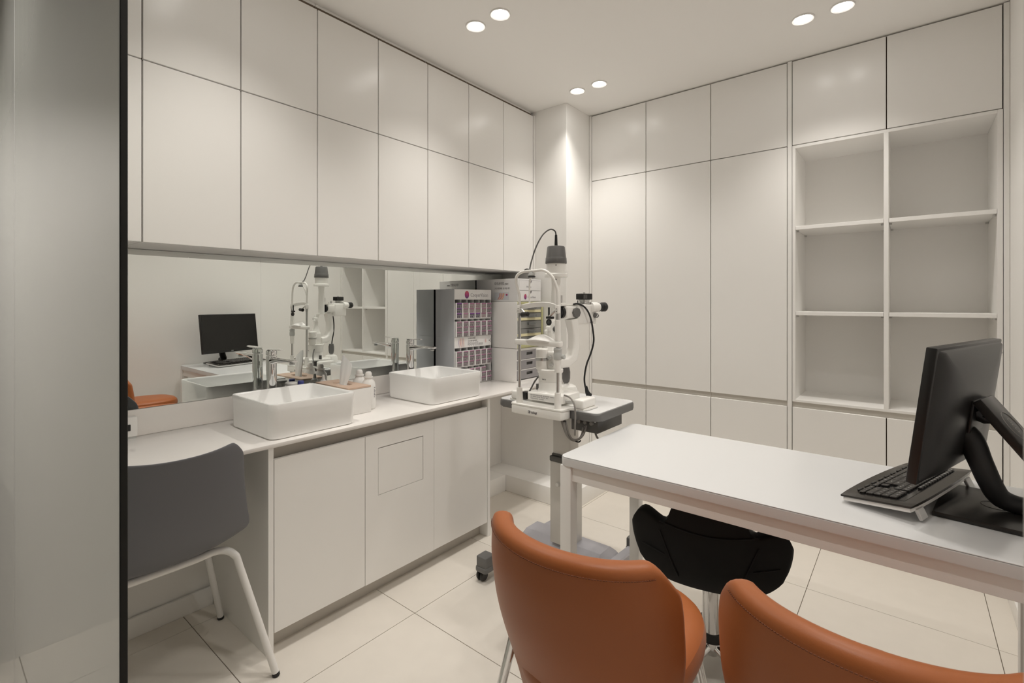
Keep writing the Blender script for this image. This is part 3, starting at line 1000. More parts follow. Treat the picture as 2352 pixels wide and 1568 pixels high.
pb = [(0.0, 0.0), (0.030, 0.0), (0.033, 0.004), (0.033, 0.105), (0.030, 0.122), (0.019, 0.138), (0.017, 0.143), (0.021, 0.145), (0.021, 0.151), (0.0, 0.151)]
pc = [(0.0145, 0.151), (0.0155, 0.153), (0.015, 0.166), (0.011, 0.173), (0.0, 0.175)]
b1 = bottle('lotion_bottle', 'white plastic bottle with grey side print in front, right of the tissue box', 1.3615, 1.985, pb, M['white_pl'], pc, M['white_pl'])
bmk = MB()
for k, (wd_, hh) in enumerate(((0.006, 0.005), (0.004, 0.004), (0.006, 0.006), (0.005, 0.004), (0.006, 0.005), (0.004, 0.004))):
    bmk.box((1.3700, 1.985 - 0.0330, CZ + 0.098 - 0.0085 * k), (1.3700 + wd_, 1.985 - 0.0312, CZ + 0.098 + hh - 0.0085 * k))
bmk.build('printed_marks', M['ink_grey'], b1)
bottle('lotion_bottle', 'white plastic bottle standing behind the printed one, beside the tissue box', 1.372, 2.075, pb, M['white_pl'], pc, M['white_pl'])
dp = [(0.0, 0.0), (0.018, 0.0), (0.020, 0.003), (0.020, 0.065), (0.017, 0.076), (0.009, 0.086), (0.009, 0.092), (0.0, 0.092)]
dc = [(0.010, 0.088), (0.013, 0.090), (0.013, 0.095), (0.0075, 0.100), (0.004, 0.118), (0.0, 0.119)]
bottle('dropper_bottle', 'small white dropper bottle with pointed nozzle behind the tissue box', 1.262, 2.214, [(r * 1.0, z * 1.25) for r, z in dp], M['white_pl'], [(r * 1.15, z * 1.25) for r, z in dc], M['white_pl'])
bottle('dropper_bottle', 'small clear bottle of olive liquid behind the tissue box', 1.192, 2.212, [(r, z) for r, z in dp], M['green_liq'], dc, M['white_pl'])
bottle('dropper_bottle', 'small bottle with blue cap behind the left basin', 1.148, 2.212, [(0.0, 0.0), (0.014, 0.0), (0.0155, 0.002), (0.0155, 0.105), (0.011, 0.112), (0.0, 0.112)], M['white_pl'],
       [(0.0125, 0.110), (0.0135, 0.112), (0.0135, 0.132), (0.012, 0.134), (0.0, 0.134)], M['blue'])
bottle('lidded_jar', 'small white jar with wide lid behind the left basin', 1.098, 2.205, [(0.0, 0.0), (0.016, 0.0), (0.0175, 0.002), (0.0175, 0.118), (0.015, 0.12), (0.0, 0.12)], M['white_pl'],
       [(0.0235, 0.121), (0.0265, 0.123), (0.0265, 0.131), (0.024, 0.134), (0.0, 0.135)], M['white_pl'])

# ================================================================== DESK
ZD = 0.722
KX0, KX1, KY0, KY1 = 1.428, 2.022, -0.290, 0.951
dk = thing('desk', 'white rectangular desk with square metal legs in front of the shelves', 'desk', ((KX0 + KX1) / 2, (KY0 + KY1) / 2, 0))
MB().prism(rrect(KX0, KY0, KX1, KY1, 0.028), ZD - 0.030, ZD - 0.003, 0.002).build('top', M['desk_white'], dk)
MB().prism(rrect(KX0 + 0.002, KY0 + 0.002, KX1 - 0.002, KY1 - 0.002, 0.026), ZD - 0.003, ZD - 0.0018).build('edge_line', M['desk_line'], dk)
MB().prism(rrect(KX0 + 0.001, KY0 + 0.001, KX1 - 0.001, KY1 - 0.001, 0.027), ZD - 0.0018, ZD, 0.0006, 1).build('top_sheet', M['desk_white'], dk)
LS = 0.043
for x in (KX0 + 0.003, KX1 - 0.003 - LS):
    for y in (KY0 + 0.003, KY1 - 0.003 - LS):
        lg = MB().box((x, y, 0.008), (x + LS, y + LS, ZD - 0.0302), 0.002).build('leg', M['desk_leg'], dk)
        MB().cyl((x + LS / 2, y + LS / 2, 0), (x + LS / 2, y + LS / 2, 0.008), 0.016, 0.016, 16).build('foot', M['dark_grey'], lg)
for y in (KY0 + 0.010, KY1 - 0.034):
    MB().box((KX0 + 0.003 + LS, y, ZD - 0.082), (KX1 - 0.003 - LS, y + 0.024, ZD - 0.0302), 0.001, 1).build('apron_rail', M['desk_leg'], dk)
for x in (KX0 + 0.012, KX1 - 0.036):
    MB().box((x, KY0 + 0.003 + LS, ZD - 0.082), (x + 0.024, KY1 - 0.003 - LS, ZD - 0.0302), 0.001, 1).build('apron_rail', M['desk_leg'], dk)

# ------------------------------------------------------------------ monitor
def frame_mx(origin, xdir, tilt):
    """local frame: x along the panel, y out of the screen, z up the panel"""
    x = Vector((xdir[0], xdir[1], 0)).normalized()
    yh = Vector((-x.y, x.x, 0))
    z = (Vector((0, 0, 1)) * cos(tilt) - yh * sin(tilt)).normalized()
    y = z.cross(x)
    return Matrix.Translation(Vector(origin)) @ Matrix((x, y, z)).transposed().to_4x4()


mo = thing('monitor', 'black flat monitor seen from behind on a dark plate stand on the desk', 'monitor', (1.78, -0.15, ZD))
MW, MH = 0.532, 0.330
F1 = frame_mx((1.505, 0.008, 0.828), (0.955, -0.297), radians(7.0))
m = MB().box((0, -0.022, 0), (MW, 0.0, MH), 0.003, 2, F1)
m.build('bezel', M['black_plastic'], mo)
MB().box((0.008, -0.0005, 0.020), (MW - 0.008, 0.0006, MH - 0.008), 0, 1, F1).build('screen', M['screen'], mo)
# swelling rear shell
m = MB()
R = []
for t, ix, iz0, iz1 in ((-0.020, 0.006, 0.006, 0.006), (-0.030, 0.02, 0.012, 0.010), (-0.040, 0.07, 0.02, 0.05), (-0.046, 0.13, 0.03, 0.10), (-0.047, 0.15, 0.05, 0.12)):
    R.append([F1 @ Vector((x, t, z)) for x, z in rrect(ix, iz0, MW - ix, MH - iz1, 0.012 + ix * 0.25, 5)])
m.rings(R)
m.build('rear_shell', M['black_plastic'], mo, angle=60)
MB().box((0.16, -0.0335, MH - 0.038), (MW - 0.03, -0.028, MH - 0.035), 0, 1, F1).build('vent_slot', M['black_gloss'], mo)
text('DELL', 0.010, M['silver'], mo, F1 @ Vector((MW / 2 + 0.012, 0.0008, 0.007)), F1.to_3x3() @ Vector((-1, 0, 0)), F1.to_3x3() @ Vector((0, 0, 1)))
MB().box((0.215, -0.054, 0.105), (0.325, -0.046, 0.190), 0.003, 2, F1).build('mount_plate', M['black_plastic'], mo)
# hinge, leaning slab with logo ring, cable sleeve and plate
hp = F1 @ Vector((0.268, -0.050, 0.160))
fx = (F1.to_3x3() @ Vector((1, 0, 0))).normalized()
bk_dir = Vector((-fx.y, fx.x, 0)) * -1.0        # away from the screen
h0 = hp + bk_dir * 0.005
h1 = hp + bk_dir * 0.028 + Vector((0, 0, -0.004))
MB().tube([h0, (h0 + h1) / 2 + Vector((0, 0, -0.012)), h1], 0.018, 12, True, 4, [0.030, 0.020, 0.018]).build('hinge', M['black_plastic'], mo)
sl_dir = (bk_dir * 0.60 + Vector((0, 0, -0.80))).normalized()
sl_n = sl_dir.cross(fx).normalized()
sl_n = fx.cross(sl_dir).normalized()
if sl_n.dot(bk_dir) < 0:
    sl_n = -sl_n
sx_ = sl_n.cross(sl_dir).normalized()
slm = Matrix.Translation(F1 @ Vector((0.268, -0.062, 0.198))) @ Matrix((sx_, sl_n, sl_dir)).transposed().to_4x4()
SLAB = MB().box((-0.055, -0.020, 0), (0.055, 0.002, 0.245), 0.004, 2, slm)
bmesh.ops.recalc_face_normals(SLAB.bm, faces=list(SLAB.bm.faces))
slab = SLAB.build('stand_neck', M['black_brushed'], mo)
ringm = MB()
rr = []
for k in range(33):
    a = 2 * pi * k / 32
    rr.append(slm @ Vector((0.036 * cos(a), 0.0022, 0.080 + 0.036 * sin(a))))
ringm.tube(rr, 0.0009, 6, False)
ringm.build('logo_ring', M['cable_grey'], slab)
text('DELL', 0.019, M['cable_grey'], slab, slm @ Vector((0.0, 0.0022, 0.060)) + fx * -0.007, sl_dir, fx)
plate = [(1.622, -0.045), (1.905, -0.082), (1.885, -0.300), (1.597, -0.262)]
plm = MB().prism(plate, ZD + 0.0005, ZD + 0.0125, 0.0015)
plm.build('base_plate', M['black_brushed'], mo)
rr = [(1.765 + 0.03 * cos(2 * pi * k / 32), -0.175 + 0.03 * sin(2 * pi * k / 32), ZD + 0.0127) for k in range(33)]
MB().tube(rr, 0.0008, 6, False).build('base_ring', M['black_gloss'], mo)
ar = [(1.722, -0.090, 0.935), (1.718, -0.120, 0.911), (1.700, -0.139, 0.859), (1.712, -0.159, 0.803), (1.730, -0.180, 0.766), (1.735, -0.220, 0.753), (1.730, -0.262, 0.751)]
MB().tube(ar, 0.02, 14, True, 6, [0.030, 0.028, 0.025, 0.024, 0.024, 0.021, 0.016]).build('cable_sleeve', M['black_rubber'], mo)

# ------------------------------------------------------------------ keyboard
kbx = Vector((1.505 + 0.03, 0.008 + 0.055, 0))
kb = thing('keyboard', 'black full-size keyboard with white underside, below the monitor', 'keyboard', (1.772, 0.0, ZD), math.atan2(-0.297, 0.955), None)
# local frame: x along the keyboard (towards the shelves), y towards the typist, tilted up at the rear
KL, KD = 0.470, 0.172
tl = radians(7.5)
TM = Matrix.Translation((0, KD / 2, 0.0075)) @ Matrix.Rotation(-tl, 4, 'X') @ Matrix.Translation((0, -KD / 2, 0))


def kshape(inset):
    hx, hy = KL / 2 - inset, KD / 2 - inset
    P = []
    for k in range(13):
        u = -1 + 2 * k / 12
        P.append((u * hx * 0.985, hy - 0.010 * (u * u) * (1 if abs(u) < 1 else 1)))
    for k in range(13):
        u = 1 - 2 * k / 12
        P.append((u * hx, -hy + 0.006 * abs(u) ** 3))
    return P


MB().prism(list(reversed(kshape(0.004))), -0.003, 0.0075, 0.002, 2, TM).build('underside', M['white_pl'], kb, local=True)
MB().prism(list(reversed(kshape(0.0))), 0.0078, 0.0135, 0.002, 2, TM).build('body', M['kb'], kb, local=True)
MB().box((-0.198, -0.056, 0.0120), (0.198, 0.046, 0.0142), 0.0005, 1, TM).build('key_bed', M['black_gloss'], kb, local=True)
for sx in (-0.205, 0.165):
    MB().box((sx, -0.082, -0.0265), (sx + 0.038, -0.074, 0.000), 0.0015, 1, TM @ Matrix.Translation((0, -0.078, 0)) @ Matrix.Rotation(radians(-18), 4, 'X') @ Matrix.Translation((0, 0.078, 0))).build('foot', M['silver'], kb, local=True)
kmesh = {}


def key(x, y, wk, dkk):
    k = (round(wk, 4), round(dkk, 4))
    if k not in kmesh:
        o = MB().box((-wk / 2 + 0.0007, -dkk / 2 + 0.0007, 0), (wk / 2 - 0.0007, dkk / 2 - 0.0007, 0.0055), 0.0014, 1).build('key', M['key'], kb, local=True)
        kmesh[k] = o.data
    else:
        o = bpy.data.objects.new('key', kmesh[k])
        col.objects.link(o)
        o.parent = kb
    o.matrix_local = TM @ Matrix.Translation((x, y, 0.0142))


# typist looks along -y, so typing order left to right runs along -x ... seen from behind it is mirrored
U = 0.0176
rows = [
    (-0.048, [1] * 13, 0.0105),
    (-0.030, [1] * 13 + [2], U), (-0.0125, [1.5] + [1] * 12 + [1.5], U), (0.005, [1.75] + [1] * 11 + [2.25], U),
    (0.0225, [2.25] + [1] * 10 + [2.75], U), (0.040, [1.25, 1.25, 1.25, 6.25, 1.25, 1.25, 1.25, 1.25], 0.0135)]
legends = []
for ry, ws, dp_ in rows:
    x = 0.193
    for wi in ws:
        xc = x - wi * U / 2
        if ry == -0.048:
            xc = 0.193 - (len([q for q in legends if q[1] == ry]) + 0.5) * U * 1.16
        key(xc, ry, wi * U if ry != -0.048 else U, dp_)
        legends.append((xc, ry))
        x -= wi * U
for c in range(3):
    for ry in (-0.030, -0.0125, 0.0225 if c == 1 else None, 0.040):
        if ry is not None:
            key(-0.072 - c * U * 0.95, ry, U * 0.95, U if ry != 0.040 else 0.0135)
            legends.append((-0.072 - c * U * 0.95, ry))
for c in range(4):
    for ry in (-0.030, -0.0125, 0.005, 0.0225, 0.040):
        key(-0.133 - c * U, ry, U, U if ry != 0.040 else 0.0135)
        legends.append((-0.133 - c * U, ry))
for c in range(9):
    key(0.186 - c * 0.044, 0.0535, 0.030, 0.007)
chars = ['Esc', 'F1', 'F2', 'F3', 'F4', 'F5', 'F6', 'F7', 'F8', 'F9', 'F10', 'F11', 'F12'] + list('`1234567890-=') + ['<'] + ['Tab'] + list('QWERTYUIOP[]\\') + ['Caps'] + list("ASDFGHJKL;'") + ['Enter'] + \
        ['Shift'] + list('ZXCVBNM,./') + ['Shift', 'Ctrl', 'Alt', 'Han', '', 'Fn', 'Alt', 'Menu', 'Ctrl'] + ['Ins', 'Del', '<', 'Home', 'End', '^', 'v', 'PgU', 'PgD', '>'] + list('N741/8520/963.*-+E')
lb = bmesh.new()
for (x, y), chs in zip(legends, chars):
    if not chs:
        continue
    o = text(chs, 0.0058 if len(chs) < 3 else 0.0040, M['legend'], None, (0, 0, 0), (1, 0, 0), (0, 1, 0), 'print', 'CENTER', 0.0001)
    me = o.data
    me.transform(TM @ Matrix.Translation((x, y + 0.001, 0.01985)) @ Matrix.Rotation(pi, 4, 'Z'))
    lb.from_mesh(me)
    bpy.data.objects.remove(o)
lme = bpy.data.meshes.new('key_legends')
lb.to_mesh(lme)
lb.free()
lme.materials.append(M['legend'])
lo_ = bpy.data.objects.new('key_legends', lme)
col.objects.link(lo_)
lo_.parent = kb
tag(lo_, kind='stuff')

# ================================================================== TAN LEATHER CHAIRS
def smooth01(a, b, x):
    t = max(0.0, min(1.0, (x - a) / (b - a)))
    return t * t * (3 - 2 * t)


def tan_chair(label, loc, rz):
    """bucket chair facing +x in its own frame"""
    o = thing('leather_chair', label, 'chair', loc, rz, 'tan leather chairs at the desk')
    PH = radians(77)
    nu, nv = 29, 13

    def rim(ph):
        return 0.803 - 0.060 * smooth01(radians(62), radians(78), abs(ph))

    def foot(ph):
        q = abs(ph) / PH
        return 0.365 + 0.150 * q ** 3.4

    bm = bmesh.new()
    grid = []
    for i in range(nu):
        u = -1 + 2 * i / (nu - 1)
        ph = u * PH
        colm = []
        for j in range(nv):
            t = j / (nv - 1)
            z = foot(ph) + (rim(ph) - foot(ph)) * t
            zz = max(0.0, (z - 0.405) / (0.803 - 0.405))
            rr = 0.228 * (0.82 + 0.18 * smooth01(-0.1, 0.6, zz)) - 0.012 * smooth01(0.75, 1.0, zz)
            ry = rr
            rx = rr * 0.82
            x = -rx * cos(ph) - 0.045 * zz + 0.035 * (1 - zz) * cos(ph)
            y = ry * sin(ph)
            if abs(ph) > pi / 2:
                y = ry * (1 if ph > 0 else -1) * (1 - 0.10 * (abs(ph) - pi / 2))
            colm.append(bm.verts.new((x, y, z)))
        grid.append(colm)
    for i in range(nu - 1):
        for j in range(nv - 1):
            bm.faces.new((grid[i][j], grid[i + 1][j], grid[i + 1][j + 1], grid[i][j + 1]))
    bmesh.ops.recalc_face_normals(bm, faces=list(bm.faces))
    cf = grid[nu // 2]
    f0 = cf[nv // 2].link_faces[0]
    if f0.normal.x > 0:
        bmesh.ops.reverse_faces(bm, faces=list(bm.faces))
    edge_pts = [Vector(grid[i][nv - 1].co) for i in range(nu)]
    m = MB()
    m.bm.free()
    m.bm = bm
    back = modify(m.build('back_shell', M['leather'], o, local=True), 2, 0.046, -1)
    # seam of stitches just below the rim, outside
    st = []
    for i in range(3, nu - 3):
        p = edge_pts[i]
        u = -1 + 2 * i / (nu - 1)
        ph = u * PH
        n = Vector((-cos(ph) / 0.82, sin(ph), 0)).normalized()
        st.append(p + n * 0.0006 + Vector((0, 0, -0.021)))
    sb = MB()
    for i in range(len(st) - 1):
        for k in range(4):
            a_, b_ = st[i].lerp(st[i + 1], (k + 0.12) / 4), st[i].lerp(st[i + 1], (k + 0.82) / 4)
            sb.tube([a_, b_], 0.0010, 5, False)
    sb.build('stitching', M['stitch'], back, local=True)
    # seat cushion
    s = MB()
    R = []
    def ring(a, bb, z, cx=0.080):
        pts = []
        for k in range(32):
            th = 2 * pi * k / 32
            c_, s_ = cos(th), sin(th)
            e = 0.78
            x = cx + a * (abs(c_) ** e) * (1 if c_ >= 0 else -1)
            y = bb * (abs(s_) ** e) * (1 if s_ >= 0 else -1)
            pts.append((x, y, z + 0.012 * max(0, c_) ** 2 * 0))
        return pts
    for a, bb, z in ((0.14, 0.11, 0.432), (0.205, 0.150, 0.438), (0.230, 0.177, 0.458), (0.238, 0.185, 0.490), (0.234, 0.181, 0.520), (0.210, 0.160, 0.536), (0.12, 0.09, 0.540)):
        R.append(ring(a, bb, z))
    s.rings(R)
    modify(s.build('seat', M['leather'], o, local=True), 1)
    # chrome legs
    for sx, sy in ((-1, -1), (-1, 1), (1, -1), (1, 1)):
        top = (-0.075, 0.175 * sy, 0.495) if sx < 0 else (0.262, 0.112 * sy, 0.470)
        ft = (-0.160, 0.265 * sy, 0.006) if sx < 0 else (0.395, 0.150 * sy, 0.006)
        lg = MB().tube([top, ft], 0.0115, 14, False).build('leg', M['chrome'], o, local=True)
        MB().cyl((ft[0], ft[1], 0.0), (ft[0], ft[1], 0.010), 0.013, 0.013, 14).build('foot_cap', M['black_rubber'], lg, local=True)
    MB().box((-0.05, -0.115, 0.420), (0.24, 0.115, 0.434), 0.004).build('seat_frame', M['dark_grey'], o, local=True)
    return o


tan_chair('tan leather chair with curved back, in front of the desk beside the vanity cabinets', (0.940, 0.526, 0), radians(0))
tan_chair('tan leather chair nearest the right wall, partly cut off by the lower frame edge', (0.988, 0.045, 0), radians(0))

# ================================================================== GREY SHELL CHAIR
gc = thing('shell_chair', 'dark grey plastic shell chair with white tube legs, pushed under the counter', 'chair', (0.487, 1.892, 0), radians(90))


def shell_profile(t):
    """back rim (t=0) down through the bend to the seat front (t=1): local x forward, z up"""
    pts = [(-0.285, 0.828), (-0.262, 0.72), (-0.235, 0.60), (-0.205, 0.515), (-0.155, 0.462), (-0.07, 0.446), (0.05, 0.45), (0.15, 0.456), (0.19, 0.440)]
    f = t * (len(pts) - 1)
    i = min(int(f), len(pts) - 2)
    a = f - i
    p0, p1, p2, p3 = pts[max(i - 1, 0)], pts[i], pts[i + 1], pts[min(i + 2, len(pts) - 1)]
    r = []
    for k in (0, 1):
        r.append(0.5 * (2 * p1[k] + (p2[k] - p0[k]) * a + (2 * p0[k] - 5 * p1[k] + 4 * p2[k] - p3[k]) * a * a + (3 * p1[k] - p0[k] - 3 * p2[k] + p3[k]) * a ** 3))
    return r


bm = bmesh.new()
nu, nv = 17, 25
grid = []
for j in range(nv):
    t = j / (nv - 1)
    x, z = shell_profile(t)
    if t < 0.06:
        hw = 0.172 + 0.016 * sqrt(t / 0.06)
    elif t < 0.16:
        hw = 0.188 + 0.010 * (t - 0.06) / 0.10
    elif t < 0.36:
        hw = 0.198 + 0.034 * (t - 0.16) / 0.20
    else:
        hw = 0.232 - 0.035 * ((t - 0.36) / 0.64)
        if t > 0.94:
            hw -= 0.02
    rowv = []
    for i in range(nu):
        u = -1 + 2 * i / (nu - 1)
        back = 1 - smooth01(0.30, 0.55, t)
        cup = abs(u) ** 2.4
        xx = x + 0.050 * cup * back
        zz = z + 0.045 * cup * (1 - back) * (1 - smooth01(0.8, 1.0, t)) - (1 - smooth01(0.0, 0.10, t)) * (0.016 * (1 - u * u) + 0.034 * smooth01(0.86, 1.0, abs(u)))
        rowv.append(bm.verts.new((xx, u * hw, zz)))
    grid.append(rowv)
for j in range(nv - 1):
    for i in range(nu - 1):
        bm.faces.new((grid[j][i], grid[j][i + 1], grid[j + 1][i + 1], grid[j + 1][i]))
bmesh.ops.recalc_face_normals(bm, faces=list(bm.faces))
m = MB()
m.bm.free()
m.bm = bm
modify(m.build('shell', M['grey_shell'], gc, local=True), 2, 0.007, 0)
for sy in (-1, 1):
    pts = [(-0.235, 0.285 * sy, 0.012), (-0.165, 0.205 * sy, 0.36), (-0.150, 0.188 * sy, 0.420), (-0.128, 0.150 * sy, 0.4405), (-0.118, 0.08 * sy, 0.4345), (-0.116, 0.0, 0.433)]
    lg = MB().tube(pts, 0.0115, 14, True, 8).build('leg', M['white_metal'], gc, local=True)
    MB().cyl((-0.237, 0.287 * sy, 0.0), (-0.2345, 0.2845 * sy, 0.014), 0.012, 0.012, 14, 0.002).build('foot_cap', M['black_rubber'], lg, local=True)
    pts = [(0.232, 0.285 * sy, 0.012), (0.165, 0.205 * sy, 0.36), (0.150, 0.188 * sy, 0.415), (0.125, 0.15 * sy, 0.430), (0.11, 0.08 * sy, 0.432), (0.11, 0.0, 0.432)]
    lg = MB().tube(pts, 0.0115, 14, True, 8).build('leg', M['white_metal'], gc, local=True)
    MB().cyl((0.234, 0.287 * sy, 0.0), (0.2315, 0.2845 * sy, 0.014), 0.012, 0.012, 14, 0.002).build('foot_cap', M['black_rubber'], lg, local=True)

# ================================================================== BLACK STOOL
bs = thing('swivel_stool', 'black padded swivel stool with winged back and chrome star base under the desk', 'stool', (1.752, 0.532, 0), radians(14))
# padded wing panel: outline in (y, z) mapped onto a gently curved sheet
def wing_pt(y, z):
    q = (z - 0.285) / 0.4
    return Vector((-0.235 - 0.03 * q + 0.55 * y * y + 0.10 * max(0, 1 - q * 2.2) ** 2, y, z))


def wing_span(z):
    if z < 0.33:
        t = (z - 0.285) / 0.045
        return 0.115 + 0.055 * sqrt(max(t, 0))
    if z < 0.44:
        return 0.170 + 0.085 * smooth01(0.0, 1.0, (z - 0.33) / 0.14)
    if z < 0.52:
        return 0.2405 + 0.012 * sin(pi * (z - 0.44) / 0.16)
    return 0.2


nz, ny = 22, 21
bm = bmesh.new()
grid = []
for j in range(nz):
    t = j / (nz - 1)
    row = []
    for i in range(ny):
        u = -1 + 2 * i / (ny - 1)
        z0 = 0.358 + 0.10 * abs(u) ** 3.4
        au = abs(u)
        # upper outline: centre back rises, dips beside it, lobes at the ends
        top_c, notch, lobe = 0.668, 0.565, 0.603
        if au < 0.42:
            z1 = top_c
        elif au < 0.51:
            z1 = top_c + (notch - top_c) * smooth01(0.42, 0.51, au)
        elif au < 0.88:
            z1 = notch + (lobe - notch) * smooth01(0.51, 0.88, au)
        else:
            z1 = lobe - 0.060 * smooth01(0.88, 1.0, au)
        z = z0 + (z1 - z0) * t
        y = u * 0.236 * (1 - 0.10 * (1 - t) ** 2)
        row.append(bm.verts.new(wing_pt(y, z)))
    grid.append(row)
for j in range(nz - 1):
    for i in range(ny - 1):
        bm.faces.new((grid[j][i], grid[j][i + 1], grid[j + 1][i + 1], grid[j + 1][i]))
bmesh.ops.recalc_face_normals(bm, faces=list(bm.faces))
if grid[nz // 2][ny // 2].link_faces[0].normal.x > 0:
    bmesh.ops.reverse_faces(bm, faces=list(bm.faces))
m = MB()
m.bm.free()
m.bm = bm
bkp = modify(m.build('back_pad', M['black_pu'], bs, local=True), 1, 0.05, -1)
for sgn in (-1, 1):
    sm = []
    for k in range(9):
        z = 0.405 + 0.14 * k / 8
        sm.append(wing_pt(sgn * (0.085 + 0.055 * k / 8), z) + Vector((-0.0022, 0, 0)))
    MB().tube(sm, 0.0022, 6).build('seam', M['black_pu'], bkp, local=True)
    sm = [wing_pt(sgn * (0.125 + 0.07 * k / 5), 0.47 + 0.004 * k) + Vector((-0.0022, 0, 0)) for k in range(6)]
    MB().tube(sm, 0.0018, 6).build('seam', M['black_pu'], bkp, local=True)
sm = [wing_pt(-0.14 + 0.28 * k / 8, 0.575 - 0.02 * sin(pi * k / 8)) + Vector((-0.0022, 0, 0)) for k in range(9)]
MB().tube(sm, 0.0022, 6).build('seam', M['black_pu'], bkp, local=True)
s = MB()
R = []
for a, bb, z in ((0.10, 0.10, 0.355), (0.18, 0.17, 0.365), (0.215, 0.20, 0.388), (0.215, 0.205, 0.415), (0.19, 0.19, 0.432), (0.10, 0.10, 0.436)):
    R.append([(0.02 + a * cos(2 * pi * k / 28), bb * sin(2 * pi * k / 28), z) for k in range(28)])
s.rings(R)
modify(s.build('seat', M['black_pu'], bs, local=True), 1)
MB().lathe([(0.0, 0.115), (0.030, 0.115), (0.031, 0.120), (0.031, 0.36), (0.0, 0.36)], (0, 0, 0), (0, 0, 1), 28).build('column', M['chrome'], bs, local=True)
MB().lathe([(0.0, 0.095), (0.040, 0.095), (0.033, 0.112), (0.033, 0.122), (0.0, 0.122)], (0, 0, 0), (0, 0, 1), 28).build('collar', M['black_plastic'], bs, local=True)
MB().lathe([(0.0, 0.045), (0.024, 0.045), (0.026, 0.05), (0.040, 0.082), (0.040, 0.095), (0.0, 0.095)], (0, 0, 0), (0, 0, 1), 28).build('hub', M['chrome'], bs, local=True)
for k in range(5):
    a = radians(152 + 72 * k)
    c_, s_ = cos(a), sin(a)
    R = []
    for d, hw, zc, hh in ((0.025, 0.019, 0.078, 0.016), (0.10, 0.018, 0.069, 0.013), (0.20, 0.016, 0.055, 0.010), (0.268, 0.014, 0.045, 0.008), (0.282, 0.009, 0.043, 0.005)):
        R.append([(d * c_ - hw * cos(q) * s_, d * s_ + hw * cos(q) * c_, zc + hh * sin(q)) for q in [2 * pi * n / 12 for n in range(12)]])
    lg = MB().rings(R).build('leg', M['chrome'], bs, local=True)
    MB().lathe([(0.0, 0.0), (0.024, 0.0), (0.026, 0.004), (0.020, 0.012), (0.008, 0.016), (0.008, 0.045), (0.0, 0.045)], (0.262 * c_, 0.262 * s_, 0), (0, 0, 1), 20).build('glide', M['dark_grey'], lg, local=True)

# ================================================================== INSTRUMENT TABLE
it = thing('instrument_table', 'white height-adjustable instrument table with grey edge and lilac-grey castor base', 'table', (1.98, 1.278, 0))
ZT = 0.810
TX0, TX1, TY0, TY1 = 1.733, 2.085, 0.966, 1.500


def table_outline(ins=0.0):
    x0, x1, y0, y1, r = TX0 + ins, TX1 - ins, TY0 + ins, TY1 - ins, 0.035 - ins
    P = []
    for cx, cy, a0 in ((x1 - r, y1 - r, 0), (x0 + r, y1 - r, 90), (x0 + r, y0 + r, 180), (x1 - r, y0 + r, 270)):
        for k in range(7):
            a = radians(a0 + 15 * k)
            P.append((cx + r * cos(a), cy + r * sin(a)))
    return P


MB().prism(table_outline(0.004), ZT - 0.004, ZT, 0.001, 1).build('top', M['desk_white'], it)
MB().prism(table_outline(), ZT - 0.036, ZT - 0.0035, 0.008, 3).build('edge_band', M['mid_grey'], it)
MB().box((1.940, 1.232, 0.45), (2.020, 1.326, ZT - 0.0365), 0.003).build('upper_column', M['col_metal'], it)
slv = MB().box((1.924, 1.222, 0.115), (2.037, 1.332, 0.502), 0.004).build('lower_column', M['col_metal'], it)
MB().box((1.9215, 1.2195, 0.502), (2.0395, 1.3345, 0.527), 0.004).box((1.934, 1.228, 0.527), (2.026, 1.330, 0.537), 0.003).build('collar', M['dark_grey'], it)
MB().cyl((1.9245, 1.285, 0.40), (1.913, 1.285, 0.40), 0.011, 0.009, 18, 0.001).build('lock_knob', M['white_pl'], slv)
# power box hung under the top
pbx = MB().box((1.80, 1.005, ZT - 0.100), (2.02, 1.135, ZT - 0.0365), 0.003).build('power_box', M['dark_grey'], it)
for k in range(3):
    MB().cyl((1.80, 1.03 + 0.03 * k, ZT - 0.058), (1.786, 1.03 + 0.03 * k, ZT - 0.058), 0.008, 0.008, 14, 0.001).build('socket', M['cable_grey'], pbx)
MB().cyl((1.80, 1.017, ZT - 0.05), (1.797, 1.017, ZT - 0.05), 0.004, 0.004, 12).build('indicator', M['white_pl'], pbx)
